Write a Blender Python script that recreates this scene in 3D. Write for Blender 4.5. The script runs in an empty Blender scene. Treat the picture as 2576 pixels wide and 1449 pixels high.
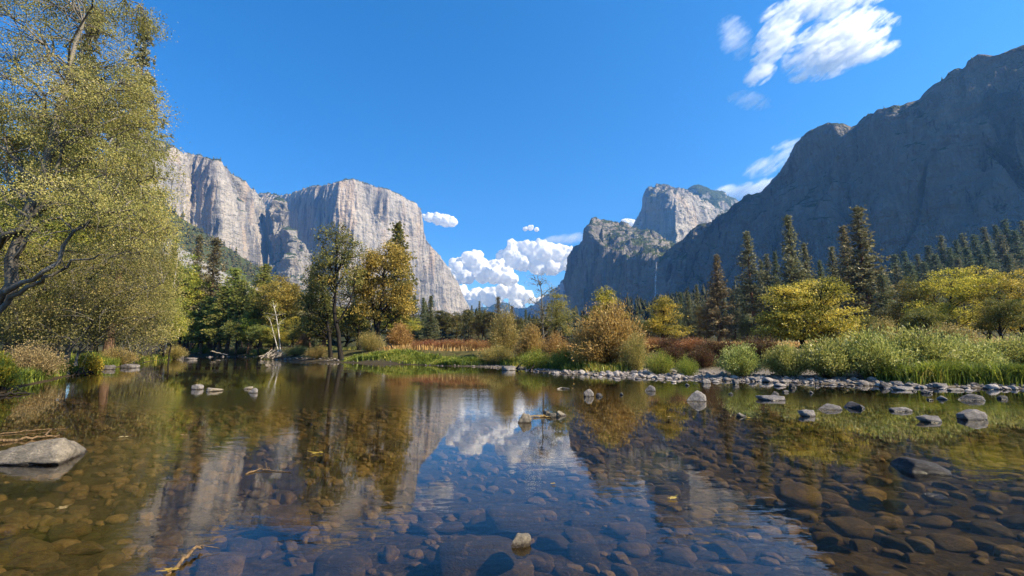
import bpy, math, random
import numpy as np
from math import radians, sin, cos, pi, exp
from mathutils import Vector

S = bpy.context.scene
COL = S.collection
rng = np.random.default_rng(11)
random.seed(11)

# ---------------------------------------------------------------- camera, sky, sun, exposure
TH = radians(7.75)                      # the camera looks a little upwards
CAMH = 1.6
FPX, CX0, CY0 = 1130.0, 1288.0, 724.5   # focal length and centre on a 2576 x 1449 picture
cam_d = bpy.data.cameras.new("camera"); cam = bpy.data.objects.new("camera", cam_d); COL.objects.link(cam)
cam.location = (0, 0, CAMH); cam.rotation_euler = (radians(90) + TH, 0, 0)
cam_d.sensor_width = 36.0; cam_d.lens = 36.0 * FPX / 2576.0
cam_d.clip_start = 0.1; cam_d.clip_end = 120000
S.camera = cam

SUN_AZ, SUN_EL = radians(111), radians(41)      # clockwise from the view axis
sdir = Vector((sin(SUN_AZ) * cos(SUN_EL), cos(SUN_AZ) * cos(SUN_EL), sin(SUN_EL)))
sun_d = bpy.data.lights.new("sun", 'SUN'); sun = bpy.data.objects.new("sun", sun_d); COL.objects.link(sun)
sun_d.energy = 5.0; sun_d.angle = radians(0.5); sun_d.color = (1.0, 0.85, 0.62)
sun.rotation_euler = sdir.to_track_quat('Z', 'Y').to_euler()

world = bpy.data.worlds.new("World"); S.world = world; world.use_nodes = True
wn = world.node_tree; wn.nodes.clear()
sky = wn.nodes.new('ShaderNodeTexSky'); sky.sky_type = 'NISHITA'; sky.sun_disc = False
sky.sun_elevation = SUN_EL; sky.sun_rotation = SUN_AZ
sky.altitude = 1200; sky.air_density = 1.0; sky.dust_density = 0.15; sky.ozone_density = 2.2
hsv = wn.nodes.new('ShaderNodeHueSaturation'); hsv.inputs['Saturation'].default_value = 1.42
bg = wn.nodes.new('ShaderNodeBackground'); bg.inputs['Strength'].default_value = 0.078
wo = wn.nodes.new('ShaderNodeOutputWorld')
wn.links.new(sky.outputs[0], hsv.inputs['Color']); wn.links.new(hsv.outputs[0], bg.inputs[0]); wn.links.new(bg.outputs[0], wo.inputs[0])

S.view_settings.view_transform = 'Standard'; S.view_settings.look = 'None'
S.view_settings.gamma = 1.0; S.view_settings.exposure = 1.5
S.cycles.max_bounces = 8; S.cycles.diffuse_bounces = 3; S.cycles.glossy_bounces = 3
S.cycles.transmission_bounces = 4; S.cycles.transparent_max_bounces = 12; S.cycles.volume_bounces = 6
S.cycles.caustics_reflective = False; S.cycles.caustics_refractive = False
S.cycles.sample_clamp_indirect = 4.0
try:
    S.cycles.use_denoising = True
    S.cycles.denoiser = 'OPENIMAGEDENOISE'; S.cycles.denoising_prefilter = 'ACCURATE'; S.cycles.denoising_input_passes = 'RGB_ALBEDO_NORMAL'
except Exception:
    pass

# ---------------------------------------------------------------- rays of the photograph
cT, sT = cos(TH), sin(TH)
def ray(x, y):
    a = (x - CX0) / FPX; b = (CY0 - y) / FPX
    return np.array([a, cT - b * sT, sT + b * cT])
def P(x, y, d):                     # the point seen at pixel (x, y) at distance d ahead
    r = ray(x, y); return r * (d / r[1]) + np.array([0, 0, CAMH])
def Wp(x, y, z=0.0):                # the point of a level plane seen at pixel (x, y)
    r = ray(x, y); return r * ((z - CAMH) / r[2]) + np.array([0, 0, CAMH])

# ---------------------------------------------------------------- noise
def _h(ix, iy, iz):
    n = (ix.astype(np.int64) * 73856093) ^ (iy.astype(np.int64) * 19349663) ^ (iz.astype(np.int64) * 83492791)
    n = n & 0xFFFFFFFF
    n = ((n ^ (n >> 13)) * 1274126177) & 0xFFFFFFFF
    n = ((n ^ (n >> 16)) * 2246822519) & 0xFFFFFFFF
    n = n ^ (n >> 15)
    return n / 4294967295.0
def vnoise(p):
    p = np.asarray(p, float); i = np.floor(p).astype(np.int64); f = p - i
    f = f * f * f * (f * (f * 6 - 15) + 10)
    x, y, z = i[:, 0], i[:, 1], i[:, 2]; fx, fy, fz = f[:, 0], f[:, 1], f[:, 2]
    r = 0
    for dx in (0, 1):
        for dy in (0, 1):
            for dz in (0, 1):
                w = (fx if dx else 1 - fx) * (fy if dy else 1 - fy) * (fz if dz else 1 - fz)
                r = r + w * _h(x + dx, y + dy, z + dz)
    return r * 2 - 1
def fbm(p, octv=4, gain=0.5, lac=2.07, ridged=False):
    p = np.asarray(p, float); a = 1.0; s = 0; t = 0
    for k in range(octv):
        n = vnoise(p * lac ** k + 17.3 * k)
        if ridged: n = 1 - 2 * np.abs(n)
        s = s + a * n; t += a; a *= gain
    return s / t
def smooth(e0, e1, x):
    t = np.clip((x - e0) / (e1 - e0), 0, 1); return t * t * (3 - 2 * t)

# ---------------------------------------------------------------- meshes
class MB:
    def __init__(s): s.v = []; s.q = []; s.t = []; s.c = []; s.n = 0
    def add(s, V, Q=None, T=None, tint=0.5):
        V = np.asarray(V, np.float32).reshape(-1, 3)
        if Q is not None and len(Q): s.q.append(np.asarray(Q, np.int32).reshape(-1, 4) + s.n)
        if T is not None and len(T): s.t.append(np.asarray(T, np.int32).reshape(-1, 3) + s.n)
        s.v.append(V); s.c.append(np.broadcast_to(np.asarray(tint, np.float32), (len(V),)).copy()); s.n += len(V)
    def mesh(s, name, mat=None, smooth_=False):
        m = bpy.data.meshes.new(name)
        V = np.concatenate(s.v) if s.v else np.zeros((0, 3), np.float32)
        Q = np.concatenate(s.q) if s.q else np.zeros((0, 4), np.int32)
        T = np.concatenate(s.t) if s.t else np.zeros((0, 3), np.int32)
        m.vertices.add(len(V)); m.vertices.foreach_set('co', V.ravel())
        nl = len(Q) * 4 + len(T) * 3
        m.loops.add(nl); m.loops.foreach_set('vertex_index', np.concatenate([Q.ravel(), T.ravel()]).astype(np.int32))
        m.polygons.add(len(Q) + len(T))
        st = np.concatenate([np.arange(len(Q)) * 4, len(Q) * 4 + np.arange(len(T)) * 3]).astype(np.int32)
        m.polygons.foreach_set('loop_start', st)
        m.update(calc_edges=True)
        if smooth_: m.polygons.foreach_set('use_smooth', np.ones(len(Q) + len(T), bool))
        at = m.attributes.new('tint', 'FLOAT', 'POINT'); at.data.foreach_set('value', np.concatenate(s.c))
        if mat: m.materials.append(mat)
        return m
def grid_quads(nu, nv, wrap=False):
    i = np.arange(nu if wrap else nu - 1); j = np.arange(nv - 1)
    I, J = np.meshgrid(i, j, indexing='ij'); I2 = (I + 1) % nu
    return np.stack([I * nv + J, I2 * nv + J, I2 * nv + J + 1, I * nv + J + 1], -1).reshape(-1, 4)
def tube(mb, path, rad, sides=6, tint=0.5):
    path = np.asarray(path, float); n = len(path)
    rad = np.broadcast_to(np.asarray(rad, float), (n,))
    t = np.gradient(path, axis=0); t /= np.linalg.norm(t, axis=1, keepdims=True) + 1e-9
    ref = np.array([0.31, 0.87, 0.21]) if abs(t[0][2]) > .7 else np.array([0.05, 0.1, 1.0])
    a = np.cross(t, ref); a /= np.linalg.norm(a, axis=1, keepdims=True) + 1e-9
    b = np.cross(t, a)
    th = np.arange(sides) * 2 * pi / sides
    V = path[None] + rad[None, :, None] * (np.cos(th)[:, None, None] * a[None] + np.sin(th)[:, None, None] * b[None])
    mb.add(V.reshape(-1, 3), grid_quads(sides, n, True), tint=tint)
def bez(a, b, c, n):
    t = np.linspace(0, 1, n)[:, None]
    return (1 - t) ** 2 * np.asarray(a) + 2 * t * (1 - t) * np.asarray(b) + t * t * np.asarray(c)

def put(name, mesh, parent=None, loc=(0, 0, 0), rot=(0, 0, 0), scale=(1, 1, 1)):
    o = bpy.data.objects.new(name, mesh); COL.objects.link(o)
    o.location = loc; o.rotation_euler = rot; o.scale = scale
    if parent: o.parent = parent
    return o
def tag(o, label=None, cat=None, group=None, kind=None):
    if label: o['label'] = label
    if cat: o['category'] = cat
    if group: o['group'] = group
    if kind: o['kind'] = kind
    return o

# ---------------------------------------------------------------- materials
class NT:
    def __init__(s, name):
        s.m = bpy.data.materials.new(name); s.m.use_nodes = True; s.t = s.m.node_tree; s.t.nodes.clear()
        s.out = s.n('ShaderNodeOutputMaterial')
    def n(s, typ, **kw):
        nd = s.t.nodes.new(typ)
        for k, v in kw.items():
            if k in nd.inputs.keys() if isinstance(k, str) else False: pass
            setattr(nd, k, v)
        return nd
    def l(s, a, b): s.t.links.new(a, b)
    def noise(s, vec=None, scale=5, detail=4, rough=.55, dist=0.0):
        nd = s.n('ShaderNodeTexNoise'); nd.inputs['Scale'].default_value = scale; nd.inputs['Detail'].default_value = detail
        nd.inputs['Roughness'].default_value = rough; nd.inputs['Distortion'].default_value = dist
        if vec is not None: s.l(vec, nd.inputs['Vector'])
        return nd.outputs['Fac']
    def mapping(s, vec, scale=(1, 1, 1), loc=(0, 0, 0)):
        nd = s.n('ShaderNodeMapping'); nd.inputs['Scale'].default_value = scale; nd.inputs['Location'].default_value = loc
        s.l(vec, nd.inputs['Vector']); return nd.outputs[0]
    def pos(s): return s.n('ShaderNodeNewGeometry').outputs['Position']
    def obj(s): return s.n('ShaderNodeTexCoord').outputs['Object']
    def ramp(s, fac, stops, interp='LINEAR'):
        nd = s.n('ShaderNodeValToRGB'); cr = nd.color_ramp; cr.interpolation = interp
        while len(cr.elements) < len(stops): cr.elements.new(0.5)
        for e, (p, c) in zip(cr.elements, stops):
            e.position = p; e.color = (*c, 1) if len(c) == 3 else c
        s.l(fac, nd.inputs[0]); return nd.outputs[0]
    def mix(s, fac, a, b, typ='MIX'):
        nd = s.n('ShaderNodeMix'); nd.data_type = 'RGBA'; nd.blend_type = typ
        for sock, v in ((nd.inputs[0], fac), (nd.inputs[6], a), (nd.inputs[7], b)):
            if isinstance(v, (int, float)): sock.default_value = v
            elif isinstance(v, tuple): sock.default_value = (*v, 1)
            else: s.l(v, sock)
        return nd.outputs[2]
    def math(s, op, a, b=0.0, clamp=False):
        nd = s.n('ShaderNodeMath'); nd.operation = op; nd.use_clamp = clamp
        for sock, v in ((nd.inputs[0], a), (nd.inputs[1], b)):
            if isinstance(v, (int, float)): sock.default_value = v
            else: s.l(v, sock)
        return nd.outputs[0]
    def sstep(s, x, a, b):
        nd = s.n('ShaderNodeMapRange'); nd.interpolation_type = 'SMOOTHSTEP'
        nd.inputs['From Min'].default_value = a; nd.inputs['From Max'].default_value = b
        s.l(x, nd.inputs['Value']); return nd.outputs[0]
    def sep(s, vec):
        nd = s.n('ShaderNodeSeparateXYZ'); s.l(vec, nd.inputs[0]); return nd.outputs
    def bump(s, h, strength=.5, dist=1.0, nrm=None):
        nd = s.n('ShaderNodeBump'); nd.inputs['Strength'].default_value = strength; nd.inputs['Distance'].default_value = dist
        s.l(h, nd.inputs['Height'])
        if nrm is not None: s.l(nrm, nd.inputs['Normal'])
        return nd.outputs[0]
    def bsdf(s, col, rough=.8, spec=.3, nrm=None):
        nd = s.n('ShaderNodeBsdfPrincipled')
        if isinstance(col, tuple): nd.inputs['Base Color'].default_value = (*col, 1)
        else: s.l(col, nd.inputs['Base Color'])
        if isinstance(rough, (int, float)): nd.inputs['Roughness'].default_value = rough
        else: s.l(rough, nd.inputs['Roughness'])
        nd.inputs['Specular IOR Level'].default_value = spec
        if nrm is not None: s.l(nrm, nd.inputs['Normal'])
        return nd.outputs[0]
    def done(s, sh): s.l(sh, s.out.inputs['Surface']); return s.m

def leaf_mat(name, stops, transl=0.35, rough=0.55, spec=0.3, vary=0.25):
    """Foliage: each leaf takes its colour from the ramp by its own random tint; part of the light comes through the leaf."""
    k = NT(name)
    at = k.n('ShaderNodeAttribute'); at.attribute_name = 'tint'
    c = k.ramp(at.outputs['Fac'], stops)
    oi = k.n('ShaderNodeObjectInfo')
    h = k.n('ShaderNodeHueSaturation'); k.l(c, h.inputs['Color'])
    k.l(k.math('ADD', k.math('MULTIPLY', oi.outputs['Random'], vary), 1 - vary / 2), h.inputs['Value'])
    k.l(k.math('ADD', k.math('MULTIPLY', oi.outputs['Random'], 0.03), 0.485), h.inputs['Hue'])
    b = k.bsdf(h.outputs[0], rough, spec)
    tr = k.n('ShaderNodeBsdfTranslucent'); k.l(h.outputs[0], tr.inputs[0])
    mx = k.n('ShaderNodeMixShader'); mx.inputs[0].default_value = transl
    k.l(b, mx.inputs[1]); k.l(tr.outputs[0], mx.inputs[2])
    return k.done(mx.outputs[0])

def bark_mat(name, c1, c2, sc=6.0):
    k = NT(name); o = k.obj()
    f = k.noise(k.mapping(o, (1, 1, .18)), sc, 5, .65)
    c = k.ramp(f, [(.3, c1), (.7, c2)])
    return k.done(k.bsdf(c, .9, .15, k.bump(f, .6, .05)))

def rock_mat(name, c1, c2, c3, wet=True, sc=3.0):
    """River stone: speckled, with lichen blotches; the band at the water line is wet and dark."""
    k = NT(name); o = k.obj(); g = k.pos()
    big = k.noise(o, sc * .7, 5, .65); fine = k.noise(o, sc * 7, 4, .75); lich = k.noise(o, sc * 2.2, 5, .7)
    oi = k.n('ShaderNodeObjectInfo')
    c = k.ramp(k.math('ADD', k.math('MULTIPLY', big, .85), k.math('MULTIPLY', k.math('SUBTRACT', oi.outputs['Random'], .5), .45)), [(.3, c1), (.5, c2), (.72, c3)])
    c = k.mix(k.math('MULTIPLY', k.sstep(fine, .45, .65), .6), c, tuple(.3 * x for x in c2))
    c = k.mix(k.math('MULTIPLY', k.sstep(lich, .56, .64), .45), c, tuple(1.25 * x for x in c3))
    c = k.mix(k.math('MULTIPLY', k.sstep(lich, .44, .36), .6), c, tuple(.5 * x for x in c1))
    rough = .75
    if wet:
        z = k.sep(g)[2]
        w = k.math('SUBTRACT', 1.0, k.sstep(k.math('ADD', z, k.math('MULTIPLY', lich, .07)), .05, .085))
        c = k.mix(w, c, k.mix(1.0, c, (.28, .25, .22), 'MULTIPLY'))
        rough = k.math('SUBTRACT', .75, k.math('MULTIPLY', w, .5))
    return k.done(k.bsdf(c, rough, .4, k.bump(k.math('ADD', big, k.math('MULTIPLY', fine, .5)), .9, .06)))
# ================================================================ terrain
RIVER = np.array([(-17.6, 15.2), (-26.3, 27.3), (-31.4, 35.3), (-49, 62.5), (-53.5, 73), (-72, 86), (-120, 96), (-124, 116), (-68, 104), (-52, 94),
                  (-45, 82), (-34, 66.5), (-20.2, 53.5), (-16, 50), (-12, 48), (-7, 44.5), (-3.2, 41), (.4, 36.6), (3.0, 30.2), (5.5, 27.6), (7.3, 26.1),
                  (9.8, 24.2), (12.3, 22.4), (14.6, 20.6), (16.7, 18.9), (20.9, 18.0), (33, 17), (60, 14.5), (95, 11), (95, -9), (40, -7), (10, -.2), (-4, .5), (-13.5, .6), (-14.2, 5), (-15.5, 9)])
def sd_poly(px, py, poly):
    d2 = np.full(px.shape, 1e18); inside = np.zeros(px.shape, bool); n = len(poly)
    for i in range(n):
        ax, ay = poly[i]; bx, by = poly[(i + 1) % n]
        ex, ey = bx - ax, by - ay
        t = np.clip(((px - ax) * ex + (py - ay) * ey) / (ex * ex + ey * ey), 0, 1)
        d2 = np.minimum(d2, (px - ax - t * ex) ** 2 + (py - ay - t * ey) ** 2)
        c = (ay > py) != (by > py)
        xi = ax + (py - ay) * ex / (ey if abs(ey) > 1e-12 else 1e-12)
        inside ^= c & (px < xi)
    d = np.sqrt(d2); return np.where(inside, -d, d)
def ground_z(x, y):
    x = np.atleast_1d(np.asarray(x, float)); y = np.atleast_1d(np.asarray(y, float))
    s = sd_poly(x, y, RIVER)
    p = np.stack([x, y, 0 * x], -1)
    s = s + .5 * fbm(p * .35, 3)
    bar = smooth(-6, 6, x) * (y > 14)           # the gentle gravel bar of the far bank on this side
    wid = 2.2 + 4.2 * bar
    o = .045 * np.clip(s, 0, 6) + 1.05 * smooth(wid - 2.0, wid + 4.5, s) + .0135 * np.clip(s, 0, 130) + .22 * fbm(p * .15, 3) * smooth(2, 12, s)
    i = -(1 - np.exp(np.minimum(s, 0) / 3.2)) * .62 + .05 * fbm(p * 1.3, 3) * smooth(0, -1.5, s)
    z = np.where(s > 0, o, i)
    u = .8 * x + .6 * y - 235
    z = z + np.where(u > 0, 95 * (1 - np.exp(-np.maximum(u, 0) * .25 / 95)), 0) * (1 + .15 * fbm(p * .02, 3))
    return z
def gz(x, y): return float(ground_z([x], [y])[0])

def ground_mat():
    k = NT('ground_soil'); g = k.pos(); x, y, z = k.sep(g)
    n1 = k.noise(g, .12, 5, .6); n2 = k.noise(g, 1.3, 5, .65); n3 = k.noise(g, 11, 4, .7)
    bed = k.ramp(n3, [(.3, (.014, .011, .007)), (.55, (.05, .036, .02)), (.75, (.10, .075, .045))])
    bar = k.ramp(n3, [(.3, (.05, .043, .036)), (.6, (.2, .175, .15)), (.8, (.33, .3, .27))])
    soil = k.ramp(n2, [(.3, (.03, .026, .012)), (.5, (.07, .065, .022)), (.7, (.12, .10, .035))])
    mead = k.ramp(k.math('ADD', k.math('MULTIPLY', n1, .6), k.math('MULTIPLY', n2, .4)), [(.3, (.20, .15, .05)), (.5, (.42, .26, .09)), (.7, (.5, .34, .14))])
    wood = k.ramp(n2, [(.3, (.03, .03, .012)), (.7, (.07, .06, .025))])
    mud = k.ramp(n3, [(.3, (.02, .016, .01)), (.6, (.06, .05, .03)), (.8, (.13, .11, .08))])
    bar = k.mix(k.sstep(x, -9.0, 3.0), mud, bar)
    c = k.mix(k.sstep(z, .0, .06), bed, bar)
    c = k.mix(k.sstep(z, .25, .6), c, soil)
    mead = k.mix(k.sstep(x, -42, -24), wood, mead)
    c = k.mix(k.sstep(k.math('ADD', z, k.math('MULTIPLY', n1, .5)), 1.75, 2.2), c, mead)
    c = k.mix(k.sstep(z, 4, 7), c, wood)
    return k.done(k.bsdf(c, .95, .1, k.bump(k.math('ADD', n3, n2), .7, .08)))

ang = np.concatenate([np.linspace(-62, 62, 420), np.linspace(64, 296, 80)]) * pi / 180
rad = np.concatenate([np.geomspace(.6, 140, 170), np.geomspace(150, 7000, 46)])
A, R_ = np.meshgrid(ang, rad, indexing='ij'); gx, gy = (R_ * np.sin(A)).ravel(), (R_ * np.cos(A)).ravel()
mb = MB(); V = np.stack([gx, gy, ground_z(gx, gy)], -1); mb.add(V, grid_quads(len(ang), len(rad), True)[:, ::-1])
mb.add([(0, 0, gz(0, 0))], T=None); c0 = mb.n - 1
# close the small hole under the camera
i = np.arange(len(ang)); T = np.stack([i * len(rad), ((i + 1) % len(ang)) * len(rad), np.full(len(ang), c0)], -1); mb.t.append(T.astype(np.int32)[:, ::-1])
tag(put('ground', mb.mesh('ground', ground_mat(), True)), 'valley floor with gravel river bed, soil banks and dry golden meadow', None, None, 'structure')

# ---------------------------------------------------------------- river water
k = NT('river_water'); g = k.pos()
m1 = k.noise(k.mapping(g, (1.1, 2.6, 1)), 1.0, 3, .5)
m2 = k.noise(k.mapping(g, (3.0, 7.5, 1), (4, 3, 0)), 1.0, 3, .55)
m3 = k.noise(k.mapping(g, (.09, .16, 1), (9, 1, 0)), 1.0, 2, .5)
amp = k.math('ADD', .06, k.math('MULTIPLY', k.sstep(m3, .42, .66), .9))
hgt = k.math('MULTIPLY', k.math('ADD', k.math('MULTIPLY', m1, .6), k.math('MULTIPLY', m2, .3)), amp)
nrm = k.bump(hgt, 1.0, .011)
lw = k.n('ShaderNodeLayerWeight'); lw.inputs['Blend'].default_value = .5; k.l(nrm, lw.inputs['Normal'])
fr = k.math('ADD', .02, k.math('MULTIPLY', .98, k.math('POWER', lw.outputs['Facing'], 5.0)))   # the same mirror strength from above and from below
gl = k.n('ShaderNodeBsdfGlossy'); gl.inputs['Roughness'].default_value = .02; gl.inputs['Color'].default_value = (1, 1, 1, 1); k.l(nrm, gl.inputs['Normal'])
tr = k.n('ShaderNodeBsdfTransparent'); tr.inputs['Color'].default_value = (.70, .65, .48, 1)
mx = k.n('ShaderNodeMixShader'); k.l(fr, mx.inputs[0]); k.l(tr.outputs[0], mx.inputs[1]); k.l(gl.outputs[0], mx.inputs[2])
mb = MB(); mb.add([(-128, -12, 0), (98, -12, 0), (98, 122, 0), (-128, 122, 0)], [(0, 1, 2, 3)])
tag(put('river_water', mb.mesh('river_water', k.done(mx.outputs[0]))), 'calm clear river water mirroring the cliffs and clouds', None, None, 'structure')

# ================================================================ mountains
def granite_mat(name, warm=1.0, veg=0.5, streak=1.0, base=1.0, sc=1.0, bmp=1.0):
    k = NT(name); g = k.pos(); geo = k.n('ShaderNodeNewGeometry')
    nz = k.sep(geo.outputs['Normal'])[2]
    tall = k.mapping(g, (sc / 60, sc / 60, sc / 900)); tall2 = k.mapping(g, (sc / 20, sc / 20, sc / 420), (3, 7, 1)); tall3 = k.mapping(g, (sc / 130, sc / 130, sc / 700), (11, 2, 5))
    s1 = k.noise(tall, 1, 5, .62, .5); s2 = k.noise(tall2, 1, 4, .65, .6); s3 = k.noise(tall3, 1, 4, .55, .3); b1 = k.noise(g, sc / 240, 4, .6); b2 = k.noise(g, sc / 30, 5, .7); b3 = k.noise(k.mapping(g, (sc / 70, sc / 70, sc / 26)), 1, 5, .65)
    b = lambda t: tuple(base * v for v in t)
    c = k.ramp(b1, [(.32, b((.30, .285, .265))), (.5, b((.40, .365, .32))), (.68, b((.48, .42, .35)))])
    c = k.mix(k.math('MULTIPLY', k.sstep(s3, .52, .66), .6 * warm), c, b((.47, .34, .225)))
    clean = k.sstep(k.noise(k.mapping(g, (sc / 330, sc / 330, sc / 520), (21, 5, 3)), 1, 3, .5), .40, .58)      # broad clean slabs between the stained parts
    s2 = k.math('ADD', s2, k.math('MULTIPLY', k.math('SUBTRACT', clean, .75), .16)); s1 = k.math('ADD', s1, k.math('MULTIPLY', k.math('SUBTRACT', clean, .75), .14))
    c = k.mix(k.math('MULTIPLY', k.sstep(s1, .50, .60), .75 * streak), c, b((.20, .195, .19)))
    c = k.mix(k.math('MULTIPLY', k.sstep(s2, .56, .66), .75 * streak), c, b((.10, .10, .105)))
    c = k.mix(k.math('MULTIPLY', k.sstep(s2, .40, .32), .5), c, b((.60, .55, .48)))
    c = k.mix(k.math('MULTIPLY', k.sstep(b2, .58, .68), .25), c, b((.19, .18, .165)))
    vg = k.ramp(b2, [(.35, (.022, .035, .014)), (.6, (.05, .065, .025)), (.75, (.09, .095, .04))])
    vm = k.sstep(k.math('ADD', nz, k.math('MULTIPLY', k.math('SUBTRACT', b2, .5), 1.2)), .66 - .35 * veg, .82 - .35 * veg)
    c = k.mix(vm, c, vg)
    h = k.math('ADD', k.math('ADD', k.math('MULTIPLY', s1, 1.2), k.math('MULTIPLY', s2, .8)), k.math('ADD', k.math('MULTIPLY', b2, .9), k.math('MULTIPLY', b3, .9)))
    return k.done(k.bsdf(c, .95, .1, k.bump(h, 1.0, 16 * bmp / sc)))

def loft(name, label, cols, mat, du=6.0, nrow=(150, 40, 10), flute=(26, 60, 500), rough=(10, 40), rim_keep=.5, seed=0, cat=None, ledge=1.0, soft=1, deep=1.0):
    """A mountain as a closed sheet: every column of control points runs base - (edge) - rim - plateau - back foot.
    cols: lists of (x, y, d), all of one length.  The face is then fluted and roughened along its normals."""
    C = np.array([[P(*q) for q in col] for col in cols])
    seg = np.linalg.norm(np.diff(C[:, :-2].mean(1), axis=0), axis=1); cum = np.concatenate([[0], np.cumsum(seg)])
    nu = max(8, int(cum[-1] / du)); u = np.linspace(0, cum[-1], nu)
    Cu = np.stack([[np.interp(u, cum, C[:, r, a]) for a in range(3)] for r in range(C.shape[1])], 0).transpose(2, 0, 1)  # nu, K, 3
    rows = []; front = []
    for r in range(C.shape[1] - 1):
        n = nrow[r]; t = np.linspace(0, 1, n, endpoint=(r == C.shape[1] - 2))
        for tt in t:
            rows.append(Cu[:, r] * (1 - tt) + Cu[:, r + 1] * tt); front.append(r + tt)
    G = np.stack(rows, 1); nv = G.shape[1]; front = np.array(front)
    for _ in range(soft):                                         # soften the control-net creases a little
        G[1:-1] = .5 * G[1:-1] + .25 * (G[:-2] + G[2:])
    tu = np.gradient(G, axis=0); tv = np.gradient(G, axis=1); N = np.cross(tu, tv); N /= np.linalg.norm(N, axis=2, keepdims=True) + 1e-9
    p = G.reshape(-1, 3) + seed * 731.0
    a, w, h = flute
    f1 = fbm(p / np.array([w * 3.2, w * 3.2, h * 2]), 3, .5)
    warp = p + 22 * np.stack([vnoise(p / 170), vnoise(p / 170 + 9), 0 * p[:, 0]], -1)
    f2 = np.maximum(fbm(warp / np.array([w, w, h]), 3, .55, ridged=True), -.25) * 1.1        # flat slabs parted by grooves
    st = fbm(warp / np.array([w * 1.8, w * 1.8, h * .8]) + 5, 2); f2 = f2 + (np.floor(st * 5) + smooth(.75, 1, st * 5 - np.floor(st * 5))) * .28   # stepped flakes
    ck = smooth(.80, .97, 1 - 2 * np.abs(vnoise(warp / np.array([w * 2.6, w * 2.6, h * 1.3]) + 31))) * smooth(-.2, .3, vnoise(p / np.array([w * 5, w * 5, h * .7]) + 77)) * deep      # a few deep vertical clefts
    f2 = f2 - 1.7 * ck
    f3 = fbm(p / rough[1], 4, .6, ridged=True)
    f4 = fbm(p / np.array([200., 200., 60.]), 3) * ledge
    D = (1.6 * a * f1 + a * f2 + .45 * a * f4 + rough[0] * f3).reshape(nu, nv)
    K = C.shape[1] - 1
    att = np.ones(nv); nrim = K - 2                              # rim index
    att *= 1 - rim_keep * np.exp(-((front - nrim) / .06) ** 2)
    att *= np.where(front > nrim + .02, .35, 1.0)
    D = D * att[None]
    G = G + N * D[..., None]
    mb = MB(); mb.add(G.reshape(-1, 3), grid_quads(nu, nv))
    o = put(name, mb.mesh(name, mat, False)); tag(o, label, cat, None, 'structure')
    return G, front, nrim

HAZE = 7.8e-5
def close_back(x, y, d, dr=(500, 1500), drop=40):
    """plateau point behind a rim point and the foot behind it"""
    r = P(x, y, d); 
    p1 = (x, y + drop * FPX / (d + dr[0]) + 2, d + dr[0]); p2 = (x, 880, d + dr[1])
    return [p1, p2]

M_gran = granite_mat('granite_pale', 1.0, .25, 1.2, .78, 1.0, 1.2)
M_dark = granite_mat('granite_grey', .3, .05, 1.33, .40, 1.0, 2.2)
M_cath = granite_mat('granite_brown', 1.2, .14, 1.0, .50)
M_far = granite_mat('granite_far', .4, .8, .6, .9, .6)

RIMS = []
# --- pale lit buttress on the valley's sunny side
cols = []
for x, yb, y, d in [(280, 800, 250, 1500), (340, 800, 315, 1700), (390, 800, 348, 1800), (434, 800, 363, 1860), (459, 800, 384, 1960), (470, 800, 386, 2080), (490, 800, 390, 2120), (514, 800, 396, 2060), (549, 800, 410, 2020),
                    (571, 800, 432, 2080), (612, 800, 460, 2220), (646, 800, 486, 2420), (656, 800, 502, 2600), (662, 800, 530, 3000)]:
    cols.append([(x, yb, d - 60), (x, (yb + y) / 2, d - 10), (x, y, d + 60)] + close_back(x, y, d))
RIMS.append(loft('granite_mountain', 'pale sunlit granite buttress with a deep shadowed cleft, behind the brown conifers', cols, M_gran, 5.5, (70, 110, 14, 8), (25, 66, 800), (3.2, 34), .45, 1, ledge=.6))
# --- the great monolith: shaded recess, then the lit face, then the long falling edge
cols = []
for x, y, d in [(600, 470, 3350), (640, 488, 3300), (657, 489, 3250), (702, 494, 3100), (733, 489, 3000), (761, 477, 2910), (789, 471, 2820), (834, 465, 2690), (852, 457, 2640), (866, 454, 2660),
                (890, 454, 2700), (921, 459, 2750), (963, 476, 2820), (1015, 500, 2920), (1045, 515, 2985), (1056, 526, 3020), (1061, 560, 3080), (1063, 592, 3100), (1084, 619, 3160), (1105, 646, 3220), (1126, 674, 3290), (1151, 709, 3390), (1165, 744, 3450), (1179, 779, 3520), (1196, 830, 3600)]:
    hard = x <= 1056
    mid = (x - (2 if hard else 0), (880 + y) / 2, d + (0 if hard else 60))
    cols.append([(x, 880, d - 70), mid, (x, y, d + (70 if hard else 120))] + close_back(x, y, d, (700, 1700)))
RIMS.append(loft('granite_mountain', 'huge pale granite monolith with a vertical face, half shadowed, above the orange tree', cols, M_gran, 5.5, (90, 120, 14, 8), (24, 70, 950), (2.8, 34), .5, 2, ledge=.6))
# --- broken pinnacles standing before the recess
cols = []
for x, y, d in [(668, 730, 2420), (684, 640, 2400), (692, 560, 2420), (700, 508, 2440), (712, 512, 2440), (718, 590, 2400), (724, 572, 2350), (735, 590, 2330), (748, 620, 2330), (765, 655, 2350), (790, 700, 2370), (830, 740, 2400), (860, 790, 2420)]:
    cols.append([(x, 880, d - 260), (x, (880 + y * 2) / 3, d - 90), (x, y, d)] + [(x + 8, y + 14, d + 160), (x, 880, d + 500)])
RIMS.append(loft('granite_mountain', 'broken grey rock pinnacles standing in front of the shadowed recess', cols, granite_mat('granite_mottled', .7, .55, 1.1, .58), 5.0, (50, 60, 10, 8), (30, 50, 160), (16, 40), .2, 3))
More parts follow.
